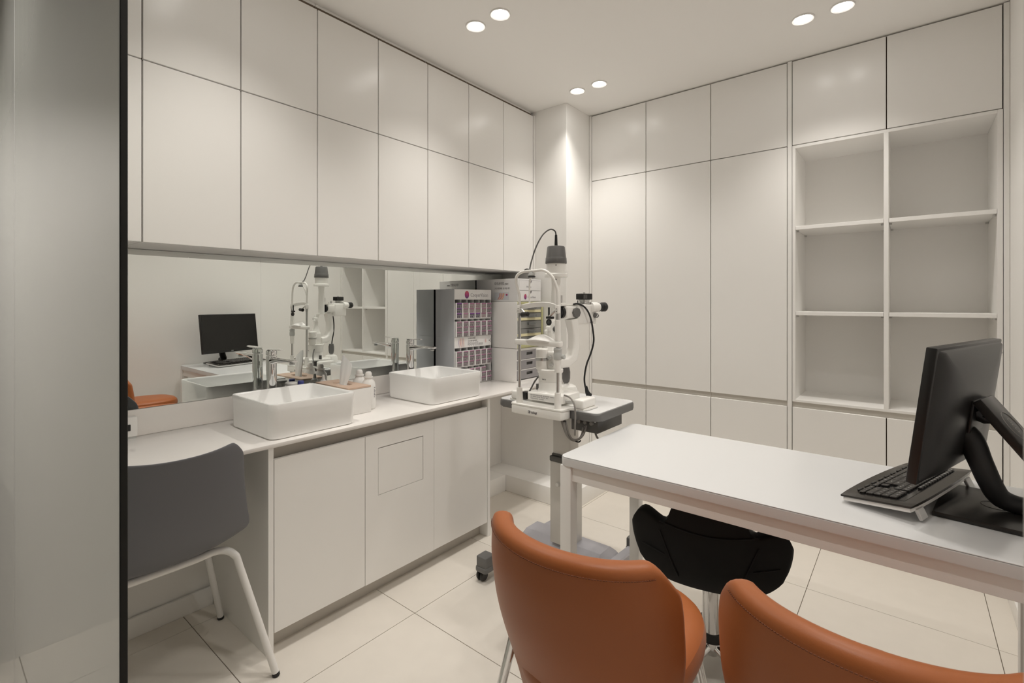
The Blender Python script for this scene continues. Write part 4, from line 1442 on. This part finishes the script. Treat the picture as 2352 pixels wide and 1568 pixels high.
# base: crossbar, two long arms, four castors
BX, BY0, BY1 = 2.012, 1.045, 1.550
cbv = []
for y, hw, h in ((BY0 - 0.015, 0.090, 0.050), (BY0 + 0.040, 0.104, 0.117), (BY1 - 0.045, 0.104, 0.117), (BY1, 0.092, 0.060)):
    cbv.append([(BX - hw, y, 0.040), (BX - hw, y, 0.40 * h + 0.03), (BX - hw * 0.45, y, h), (BX + hw * 0.45, y, h), (BX + hw, y, 0.40 * h + 0.03), (BX + hw, y, 0.040)])
bse = MB()
bse.rings(cbv)
bse.build('base_cover', M['base_grey'], it, angle=20)
for y in (1.040, 1.490):
    arm = MB()
    R = []
    for x, h in ((1.655, 0.074), (1.72, 0.078), (1.93, 0.085), (2.03, 0.085), (2.215, 0.076)):
        R.append([(x, y - 0.026, 0.052), (x, y - 0.024, h - 0.006), (x, y - 0.018, h), (x, y + 0.018, h), (x, y + 0.024, h - 0.006), (x, y + 0.026, 0.052)])
    arm.rings(R)
    ao = arm.build('base_arm', M['base_grey'], it, angle=25)
    for x in (1.640, 2.225):
        cap = MB().prism(rrect(x - 0.032, y - 0.030, x + 0.032, y + 0.030, 0.008, 3), 0.062, 0.115, 0.006).prism(rrect(x - 0.037, y - 0.034, x + 0.037, y + 0.034, 0.014, 4), 0.046, 0.070, 0.006)
        co = cap.build('castor_cap', M['mid_grey'], it)
        wy = y + 0.012 if y > 1.2 else y
        for s_ in (-1, 1):
            MB().cyl((x - 0.010, wy + s_ * 0.004, 0.025), (x - 0.010, wy + s_ * 0.019, 0.025), 0.025, 0.023, 24, 0.004).build('wheel', M['black_plastic'], co)
# cords below the table
cab = [(1.728, 1.128, 0.792), (1.705, 1.112, 0.786), (1.700, 1.100, 0.755), (1.712, 1.092, 0.715), (1.735, 1.083, 0.690), (1.760, 1.068, 0.690), (1.775, 1.055, 0.712), (1.782, 1.052, 0.742)]
cb_ = MB()
for q in range(3):
    cb_.tube([(x + 0.006 * sin(q * 2 + i), y + 0.005 * q, z - 0.004 * q) for i, (x, y, z) in enumerate(cab)], 0.0042, 8)
cb_.build('cable_loop', M['cable_grey'], it)
MB().tube([(1.706, 1.108, 0.772), (1.694, 1.106, 0.770), (1.702, 1.098, 0.766)], 0.003, 8).tube([(1.745, 1.086, 0.682), (1.752, 1.070, 0.676), (1.756, 1.060, 0.684)], 0.003, 8).build('cable_tie', M['black_plastic'], it)
MB().tube([(1.86, 1.05, 0.712), (1.84, 1.035, 0.690), (1.87, 1.02, 0.640), (1.97, 1.09, 0.57), (2.06, 1.25, 0.45), (2.09, 1.33, 0.30), (2.13, 1.37, 0.02), (2.25, 1.39, 0.006)], 0.0045, 8).build('power_cord', M['cable_grey'], it)

# ================================================================== SLIT LAMP
sl = thing('slit_lamp', 'ivory white slit lamp microscope with chin rest standing on the instrument table', 'microscope', (1.80, 1.23, ZT))
PXs, YL, YR_ = 1.690, 1.333, 1.131          # chin-rest post plane, far post, near post
A = Vector((1.846, 1.245, 0))               # axis of the lamp tower
E = Vector((0.956, -0.293, 0))              # optical axis, towards the eyepieces
Nn = Vector((0.293, 0.956, 0))
S = sl
# base frame with nose that holds the posts
bf = MB()
nose = [(1.668, 1.362), (1.664, 1.34), (1.664, 1.125), (1.668, 1.103), (1.682, 1.095), (1.722, 1.095), (1.738, 1.080), (1.742, 1.040), (1.76, 1.03), (1.845, 1.03), (1.845, 1.44), (1.76, 1.44), (1.742, 1.43), (1.738, 1.385), (1.722, 1.372), (1.682, 1.372)]
bf.prism(nose, ZT + 0.0005, ZT + 0.008, 0.002)
bf.build('base_plate', M['inst'], S)
nb = [(1.668, 1.360), (1.664, 1.34), (1.664, 1.125), (1.668, 1.105), (1.684, 1.097), (1.729, 1.097), (1.729, 1.370), (1.684, 1.370)]
fb = MB().prism(nb, ZT - 0.037, ZT + 0.0006, 0.006, 3).build('front_housing', M['inst'], S)
MB().box((1.6625, 1.215, ZT - 0.0275), (1.6645, 1.268, ZT - 0.0115), 0.0008, 1).build('name_plate', M['trim_white'], fb)
text('takagi', 0.0135, M['ink'], fb, (1.6622, 1.2495, ZT - 0.0235), (0, -1, 0), (0, 0, 1), bold=0.0002)
MB().box((1.6618, 1.2530, ZT - 0.0245), (1.6624, 1.2640, ZT - 0.0135)).build('logo_mark', M['ink'], fb)
text('K', 0.010, M['white_pl'], fb, (1.6616, 1.2622, ZT - 0.0225), (0, -1, 0), (0, 0, 1), name='logo_letter')
# posts
def post(y, near):
    MB().cyl((PXs, y, ZT + 0.006), (PXs, y, ZT + 0.075), 0.0155, 0.0125, 20, 0.002).build('post_socket', M['inst'], S)
    MB().cyl((PXs, y, ZT + 0.07), (PXs, y, 1.235), 0.0068, 0.0068, 16).build('post_rod', M['steel'], S)


post(YL, False)
post(YR_, True)
MB().cyl((PXs, YR_, 0.968), (PXs, YR_, 1.026), 0.0135, 0.0145, 20, 0.001).build('post_sleeve', M['inst'], S)
MB().lathe([(0.0, 1.022), (0.0165, 1.022), (0.018, 1.028), (0.018, 1.046), (0.0165, 1.050), (0.0165, 1.056), (0.0175, 1.058), (0.0175, 1.066), (0.0145, 1.070), (0.0, 1.070)], (PXs, YR_, 0), (0, 0, 1), 24).build('height_ring', M['inst_grey'], S)
MB().cyl((PXs + 0.006, YR_ - 0.016, 1.034), (PXs + 0.006, YR_ - 0.030, 1.034), 0.010, 0.0095, 20, 0.001).build('lock_knob', M['inst_grey'], S)
MB().cyl((PXs, YR_, 1.098), (PXs, YR_, 1.186), 0.0128, 0.0115, 20, 0.001).build('post_sleeve', M['inst'], S)
MB().cyl((PXs, YR_, 1.186), (PXs, YR_, 1.216), 0.0088, 0.0088, 18).build('post_collar', M['steel'], S)
MB().cyl((PXs, YL, 1.196), (PXs, YL, 1.216), 0.0085, 0.0085, 18).build('post_collar', M['steel'], S)
# chin rest
cr = MB()
cr.prism(rrect(PXs - 0.018, YR_ - 0.020, PXs + 0.018, YL + 0.020, 0.014, 4), 1.074, 1.097, 0.004)
cr.build('chin_bar', M['inst'], S)
R = []
for k in range(13):
    t = -1 + 2 * k / 12
    y = 1.222 + 0.062 * t
    h = 0.020 * (1 - abs(t) ** 1.6)
    R.append([(PXs - 0.034 + 0.006 * abs(t), y, 1.088 + h * 0.15), (PXs - 0.036 + 0.006 * abs(t), y, 1.098 + h * 0.1), (PXs - 0.010, y, 1.096 + h * 1.15), (PXs + 0.024, y, 1.100 + h * 1.25), (PXs + 0.028, y, 1.094 + h), (PXs + 0.024, y, 1.088)])
c_ = MB()
c_.rings(R)
modify(c_.build('chin_cup', M['white_pl'], S), 1)
# forehead band and hoop
R = []
for k in range(17):
    t = -1 + 2 * k / 16
    y = (YL + YR_) / 2 + (YL - YR_) / 2 * t
    xb = PXs + 0.030 * (1 - t * t)
    zc = 1.236 + 0.014 * (1 - t * t)
    R.append([(xb - 0.004, y, zc - 0.011), (xb - 0.005, y, zc + 0.009), (xb - 0.002, y, zc + 0.011), (xb + 0.003, y, zc + 0.009), (xb + 0.003, y, zc - 0.011)])
fbn = MB()
fbn.rings(R)
fbn.build('forehead_band', M['inst'], S, angle=50)
for y in (YL, YR_):
    bk_ = MB().box((PXs - 0.010, y - 0.009, 1.212), (PXs + 0.010, y + 0.009, 1.247), 0.003).build('hoop_bracket', M['inst'], S)
    for dz in (1.221, 1.232):
        MB().cyl((PXs - 0.0095, y, dz), (PXs - 0.0112, y, dz), 0.0020, 0.0020, 10).build('screw', M['dark_grey'], bk_)
hoop = [(PXs, 1.333, 1.240), (PXs, 1.334, 1.290), (PXs - 0.004, 1.345, 1.335), (PXs - 0.006, 1.349, 1.360), (PXs - 0.006, 1.338, 1.380), (PXs - 0.006, 1.315, 1.391), (PXs - 0.006, 1.285, 1.3935), (PXs - 0.006, 1.245, 1.394), (PXs - 0.006, 1.205, 1.3955), (PXs - 0.006, 1.178, 1.385), (PXs - 0.005, 1.155, 1.365), (PXs - 0.002, 1.140, 1.335), (PXs, 1.132, 1.300), (PXs, 1.131, 1.240)]
MB().tube(hoop, 0.0062, 14, True, 5).build('head_hoop', M['inst'], S)
fx = MB().lathe([(0.0, 0.0), (0.012, 0.0), (0.0145, 0.003), (0.0125, 0.012), (0.008, 0.015), (0.0, 0.016)], (PXs - 0.006, 1.262, 1.372), (0, 0, 1), 20).build('hoop_clip', M['inst_grey'], S)
MB().cyl((PXs - 0.006, 1.262, 1.366), (PXs - 0.006, 1.262, 1.3725), 0.0165, 0.0165, 22, 0.002).build('clip_pad', M['black_rubber'], fx)
MB().tube([(PXs + 0.002, 1.270, 1.374), (PXs + 0.012, 1.286, 1.345), (PXs + 0.02, 1.293, 1.30), (PXs + 0.024, 1.296, 1.255), (PXs + 0.022, 1.296, 1.235)], 0.0042, 10).build('fixation_arm', M['inst'], S)
# fixation lamps hung from the brackets
fl1 = MB().tube([(PXs - 0.004, 1.322, 1.232), (PXs - 0.012, 1.300, 1.216), (PXs - 0.016, 1.290, 1.209)], 0.0045, 10, False).build('fixation_link', M['steel'], S)
MB().cyl((PXs - 0.014, 1.309, 1.205), (PXs - 0.018, 1.272, 1.209), 0.011, 0.0105, 18, 0.002).build('fixation_lamp', M['black_plastic'], fl1)
fl2 = MB().tube([(PXs - 0.002, 1.142, 1.224), (PXs - 0.010, 1.156, 1.208), (PXs - 0.012, 1.166, 1.200)], 0.0045, 10, False).build('fixation_link', M['steel'], S)
MB().box((PXs - 0.018, 1.146, 1.190), (PXs - 0.002, 1.180, 1.200), 0.003).box((PXs - 0.014, 1.165, 1.198), (PXs - 0.008, 1.171, 1.238), 0.001).build('lens_holder', M['black_plastic'], fl2)
MB().lathe([(0.0085, -0.003), (0.0135, -0.003), (0.0135, 0.003), (0.0085, 0.003), (0.0085, -0.003)], (PXs - 0.014, 1.166, 1.176), (-1, 0.2, 0.05), 24).build('lens_ring', M['black_plastic'], fl2)
MB().cyl((PXs - 0.013, 1.166, 1.176), (PXs - 0.0145, 1.166, 1.176), 0.0085, 0.0085, 20).build('lens', M['clear'], fl2)
# cross slide base block with data plate
cbk = MB().prism([(1.735, 1.135), (1.870, 1.135), (1.888, 1.155), (1.888, 1.30), (1.870, 1.322), (1.735, 1.322), (1.728, 1.315), (1.728, 1.142)], ZT + 0.0165, ZT + 0.052, 0.005, 3).build('slide_base', M['inst'], S)
pl = MB().box((1.7265, 1.146, ZT + 0.020), (1.7285, 1.305, ZT + 0.047), 0.0005, 1).build('data_plate', M['trim_white'], cbk)
for k, s_ in enumerate(('SLIT LAMP MICROSCOPE   AC 100-240V  50/60Hz', 'CE   MODEL SM-70N   SN 0132   30VA', 'MADE IN JAPAN   NAGANO')):
    text(s_, 0.0058, M['ink_grey'], pl, (1.7262, 1.300, ZT + 0.0398 - 0.0078 * k), (0, -1, 0), (0, 0, 1))
MB().tube([(1.760, 1.09, ZT + 0.026), (1.760, 1.38, ZT + 0.026)], 0.0075, 14, False).build('cross_shaft', M['steel'], S)
MB().box((1.735, 1.375, ZT + 0.008), (1.845, 1.420, ZT + 0.046), 0.008, 3).build('rail_cover', M['inst'], S)
MB().box((1.735, 1.038, ZT + 0.008), (1.845, 1.084, ZT + 0.046), 0.008, 3).build('rail_cover', M['inst'], S)
MB().box((1.738, 1.332, ZT + 0.012), (1.768, 1.362, ZT + 0.045), 0.003).build('end_knob', M['black_plastic'], S)
MB().cyl((1.800, 1.312, ZT + 0.05), (1.800, 1.312, ZT + 0.078), 0.010, 0.0095, 18, 0.001).build('lock_screw', M['dark_grey'], S)
# turret
tc = (1.800, 1.245, 0)
MB().lathe([(0.0, ZT + 0.05), (0.062, ZT + 0.05), (0.056, ZT + 0.058), (0.052, ZT + 0.066), (0.0515, ZT + 0.098), (0.0, ZT + 0.098)], tc, (0, 0, 1), 36).build('turret_lower', M['inst'], S)
tu = MB().lathe([(0.0, ZT + 0.0985), (0.0515, ZT + 0.0985), (0.0525, ZT + 0.100), (0.0525, ZT + 0.132), (0.058, ZT + 0.140), (0.058, ZT + 0.151), (0.055, ZT + 0.154), (0.0, ZT + 0.154)], tc, (0, 0, 1), 36).build('turret', M['inst'], S)
text('70N-01', 0.007, M['ink'], tu, (1.7468, 1.252, ZT + 0.108), (0, -1, 0), (0, 0, 1))
# dome and joystick
MB().lathe([(0.0, ZT + 0.010), (0.046, ZT + 0.010), (0.050, ZT + 0.016), (0.048, ZT + 0.045), (0.040, ZT + 0.060), (0.024, ZT + 0.068), (0.0, ZT + 0.070)], (1.925, 1.235, 0), (0, 0, 1), 32).build('joystick_dome', M['inst'], S)
js = MB().lathe([(0.0, 0.883), (0.010, 0.883), (0.015, 0.888), (0.019, 0.905), (0.0195, 0.935), (0.0165, 0.950), (0.0155, 0.956), (0.0, 0.957)], (1.925, 1.242, 0), (0, 0, 1), 24).build('joystick', M['mid_grey'], S)
MB().cyl((1.925, 1.242, 0.875), (1.925, 1.242, 0.885), 0.013, 0.009, 18).build('joystick_collar', M['steel'], js)
# slit mechanism: cylinder, neck and knobs on top of the turret
mc = MB().lathe([(0.0, 0.962), (0.026, 0.962), (0.027, 0.964), (0.027, 1.000), (0.0285, 1.001), (0.0285, 1.014), (0.027, 1.015), (0.027, 1.050), (0.024, 1.054), (0.0, 1.054)], (1.768, 1.268, 0), (0, 0, 1), 28).build('slit_cylinder', M['inst'], S)
MB().lathe([(0.0272, 1.0015), (0.0288, 1.0015), (0.0288, 1.0135), (0.0272, 1.0135)], (1.768, 1.268, 0), (0, 0, 1), 28).build('scale_band', M['steel'], mc)
MB().box((1.775, 1.205, 0.962), (1.835, 1.265, 1.045), 0.010, 3).build('slit_block', M['inst'], S)
MB().cyl((1.776, 1.226, 1.015), (1.762, 1.226, 1.015), 0.010, 0.009, 18, 0.001).build('slit_knob', M['steel'], mc)
MB().cyl((1.776, 1.218, 0.985), (1.764, 1.218, 0.985), 0.008, 0.0075, 18, 0.001).build('slit_knob', M['steel'], mc)
nk = MB()
R = []
for z, x, y, hx, hy in ((1.040, 1.806, 1.236, 0.028, 0.026), (1.060, 1.806, 1.238, 0.022, 0.018), (1.10, 1.805, 1.238, 0.014, 0.013), (1.145, 1.806, 1.240, 0.013, 0.013), (1.175, 1.815, 1.243, 0.015, 0.014)):
    R.append([(x + p, y + q, z) for p, q in rrect(-hx, -hy, hx, hy, min(hx, hy) * 0.5, 4)])
nk.rings(R)
nk.build('lamp_neck', M['inst'], S, angle=50)
MB().box((1.785, 1.238, 1.128), (1.812, 1.262, 1.152), 0.006).box((1.778, 1.250, 1.118), (1.795, 1.264, 1.136), 0.004).build('mirror_head', M['inst'], S)
MB().cyl((1.806, 1.228, 1.140), (1.806, 1.218, 1.140), 0.012, 0.012, 20, 0.001).build('neck_knob', M['mid_grey'], S)
# microscope arm, a bent beam from the turret up to the body
ab = []
for x, z, hw, ht in ((0.02, 0.985, 0.030, 0.022), (0.07, 0.985, 0.028, 0.022), (0.108, 1.005, 0.026, 0.022), (0.124, 1.05, 0.024, 0.020), (0.122, 1.11, 0.023, 0.019), (0.112, 1.160, 0.024, 0.022), (0.108, 1.182, 0.026, 0.024)):
    c = Vector((1.815, 1.24, 0)) + E * x
    ab.append((c, z, hw, ht))
R = []
for i, (c, z, hw, ht) in enumerate(ab):
    c0, z0 = ab[max(i - 1, 0)][0], ab[max(i - 1, 0)][1]
    c1, z1 = ab[min(i + 1, len(ab) - 1)][0], ab[min(i + 1, len(ab) - 1)][1]
    d = (Vector((c1.x, c1.y, z1)) - Vector((c0.x, c0.y, z0))).normalized()
    s_ = Nn
    n_ = d.cross(s_).normalized()
    cc = Vector((c.x, c.y, z))
    R.append([cc + s_ * p + n_ * q for p, q in rrect(-hw, -ht, hw, ht, 0.010, 4)])
am = MB()
am.rings(R)
am.build('microscope_arm', M['inst'], S, angle=50)
# lamp tower
MB().lathe([(0.0, 1.172), (0.0215, 1.172), (0.0215, 1.300), (0.020, 1.330), (0.021, 1.372), (0.0, 1.372)], (A.x, A.y, 0), (0, 0, 1), 28).build('lamp_tower', M['inst'], S)
lh = MB().lathe([(0.0, 1.372), (0.050, 1.372), (0.052, 1.374), (0.052, 1.386), (0.049, 1.389), (0.0435, 1.390), (0.0435, 1.436), (0.0, 1.436)], (A.x, A.y, 0), (0, 0, 1), 36).build('lamp_house', M['inst'], S)
cp = MB().lathe([(0.0, 1.434), (0.0475, 1.434), (0.0490, 1.437), (0.0475, 1.459), (0.0462, 1.461), (0.0455, 1.463), (0.0405, 1.508), (0.037, 1.513), (0.0, 1.514)], (A.x, A.y, 0), (0, 0, 1), 36).build('lamp_cap', M['mid_grey'], S)
fv = (Vector((0, 0, 0)) - Vector((A.x, A.y, 0))).normalized()
for z, r_ in ((1.425, 0.0437), (1.362, 0.0208)):
    p = Vector((A.x, A.y, z)) + fv * r_
    MB().cyl(p - fv * 0.001, p + fv * 0.0008, 0.003, 0.003, 12).build('screw', M['dark_grey'], lh)
MB().cyl((A.x, A.y, 1.513), (A.x, A.y, 1.566), 0.0075, 0.0055, 16, 0.001).build('cord_gland', M['black_rubber'], cp)
MB().tube([(A.x, A.y, 1.562), (A.x - 0.004, A.y + 0.003, 1.582), (A.x - 0.03, A.y + 0.012, 1.588), (A.x - 0.072, A.y + 0.022, 1.560), (A.x - 0.108, A.y + 0.032, 1.505), (A.x - 0.135, A.y + 0.038, 1.44), (A.x - 0.150, A.y + 0.036, 1.405), (A.x - 0.156, A.y + 0.03, 1.4005), (A.x - 0.160, A.y + 0.045, 1.4035), (A.x - 0.160, A.y + 0.058, 1.398)], 0.0032, 10, True, 6).build('lamp_cord', M['dark_grey'], S)
# microscope body
def oriented(x0, x1, y0, y1, z0, z1, bev, m, name, parent=S, seg=3):
    """box in the optical frame: x along E from the tower axis, y along Nn"""
    mx = Matrix.Translation(Vector((A.x, A.y, 0))) @ Matrix((E, Nn, Vector((0, 0, 1)))).transposed().to_4x4()
    return MB().box((x0, y0, z0), (x1, y1, z1), bev, seg, mx).build(name, m, parent)


def op(x, y, z):
    return Vector((A.x, A.y, z)) + E * x + Nn * y


oriented(0.036, 0.150, -0.030, 0.030, 1.184, 1.242, 0.010, M['inst'], 'drum_housing')
oriented(0.100, 0.222, -0.034, 0.034, 1.156, 1.250, 0.008, M['inst'], 'microscope_body')
oriented(0.016, 0.140, -0.020, 0.020, 1.243, 1.250, 0.002, M['inst'], 'bridge_plate')
oriented(0.020, 0.060, -0.010, 0.010, 1.250, 1.256, 0.002, M['inst'], 'bridge_block')
MB().cyl(op(0.030, 0, 1.255), op(0.030, 0, 1.292), 0.0055, 0.0055, 14, 0.001).build('bridge_post', M['steel'], S)
oriented(0.012, 0.018, -0.004, 0.004, 1.250, 1.290, 0.001, M['black_plastic'], 'bridge_scale')
ln = MB().lathe([(0.0, 0.0), (0.026, 0.0), (0.028, 0.003), (0.028, 0.014), (0.0, 0.014)], op(0.038, 0, 1.213), -E, 32).build('objective_ring', M['black_plastic'], S)
MB().cyl(op(0.026, 0.0, 1.213), op(0.0225, 0.0, 1.213), 0.022, 0.022, 28).build('objective_lens', M['lens_glass'], ln)
kn = MB().lathe([(0.0, 0.0), (0.024, 0.0), (0.024, 0.006), (0.020, 0.010), (0.0, 0.0105)], op(0.094, -0.030, 1.211), -Nn, 8).build('magnification_knob', M['mid_grey'], S)
for k in range(4):
    a = pi / 4 + k * pi / 2
    MB().cyl(op(0.094 + 0.021 * cos(a), -0.0355, 1.211 + 0.021 * sin(a)), op(0.094 + 0.021 * cos(a), -0.0372, 1.211 + 0.021 * sin(a)), 0.002, 0.002, 8).build('screw', M['dark_grey'], kn)
k2 = MB().cyl(op(0.207, -0.034, 1.197), op(0.207, -0.052, 1.197), 0.0115, 0.0105, 20, 0.001).build('filter_knob', M['mid_grey'], S)
MB().box((-0.0015, -0.0005, -0.008), (0.0015, 0.0008, 0.008), 0, 1, Matrix.Translation(op(0.207, -0.0522, 1.197)) @ Matrix((E, -Nn, Vector((0, 0, 1)))).transposed().to_4x4() @ Matrix.Rotation(0.7, 4, 'Y')).build('knob_mark', M['inst'], k2)
# camera adapter box on top
MB().lathe([(0.0, 0.0), (0.030, 0.0), (0.030, 0.005), (0.023, 0.008), (0.023, 0.016), (0.026, 0.017), (0.026, 0.021), (0.0, 0.021)], op(0.172, 0, 1.250), (0, 0, 1), 28).build('adapter_ring', M['steel'], S)
ac = oriented(0.139, 0.203, -0.024, 0.024, 1.271, 1.300, 0.004, M['black_plastic'], 'adapter_box')
MB().cyl(op(0.171, 0, 1.300), op(0.171, 0, 1.306), 0.006, 0.005, 14).build('adapter_cap', M['steel'], ac)
for k in range(4):
    oriented(0.146 + 0.006 * k, 0.149 + 0.006 * k, -0.0245, -0.0238, 1.276, 1.294, 0, M['mid_grey'], 'grip_rib', ac, 1)
MB().cyl(op(0.115, -0.018, 1.250), op(0.115, -0.018, 1.268), 0.003, 0.0025, 10).build('lock_pin', M['dark_grey'], S)
# binocular tubes and eyepieces
for s_ in (-1, 1):
    y = 0.032 * s_
    bt = MB().lathe([(0.0, 0.0), (0.024, 0.0), (0.0255, 0.004), (0.0235, 0.04), (0.020, 0.052), (0.0, 0.052)], op(0.189, y * 0.75, 1.235), E + Vector((0, 0, 0.02)), 26).build('eyepiece_tube', M['inst'], S)
    MB().lathe([(0.0, 0.050), (0.0205, 0.050), (0.0215, 0.053), (0.019, 0.060), (0.0185, 0.070), (0.022, 0.073), (0.0225, 0.092), (0.020, 0.096), (0.014, 0.096), (0.013, 0.090), (0.0, 0.090)], op(0.189, y * 0.75, 1.235), E + Vector((0, 0, 0.02)), 26).build('eyecup', M['black_rubber'], bt)
oriented(0.186, 0.214, -0.045, 0.045, 1.212, 1.252, 0.008, M['inst'], 'binocular_head')
text('SM-70', 0.008, M['ink'], S, op(0.176, -0.0345, 1.163), E, (0, 0, 1))
# power cable of the tower, plugged into the table
MB().tube([op(0.085, -0.020, 1.249), op(0.105, -0.032, 1.252), op(0.135, -0.045, 1.235), op(0.160, -0.052, 1.195), op(0.178, -0.052, 1.13), op(0.183, -0.052, 1.075), op(0.170, -0.046, 1.02), op(0.150, -0.040, 0.97), op(0.140, -0.036, 0.91), op(0.146, -0.034, 0.87), op(0.158, -0.033, 0.845)], 0.0042, 12, True, 6).build('lamp_cable', M['black_rubber'], S)
MB().tube([op(0.152, -0.034, 0.868), op(0.160, -0.033, 0.840), op(0.175, -0.030, ZT + 0.012)], 0.01, 14, True, 4, [0.0055, 0.010, 0.014]).build('cable_plug', M['black_rubber'], S)
MB().tube([(1.745, 1.135, ZT + 0.055), (1.735, 1.10, ZT + 0.050), (1.722, 1.072, ZT + 0.030), (1.716, 1.062, ZT - 0.01), (1.714, 1.062, ZT - 0.06), (1.725, 1.070, ZT - 0.10)], 0.0036, 10).build('signal_cord', M['cable_grey'], S)
MB().tube([(1.77, 1.285, ZT + 0.120), (1.755, 1.298, ZT + 0.095), (1.745, 1.312, ZT + 0.062), (1.742, 1.325, ZT + 0.04)], 0.0036, 10).build('signal_cord', M['dark_grey'], S)
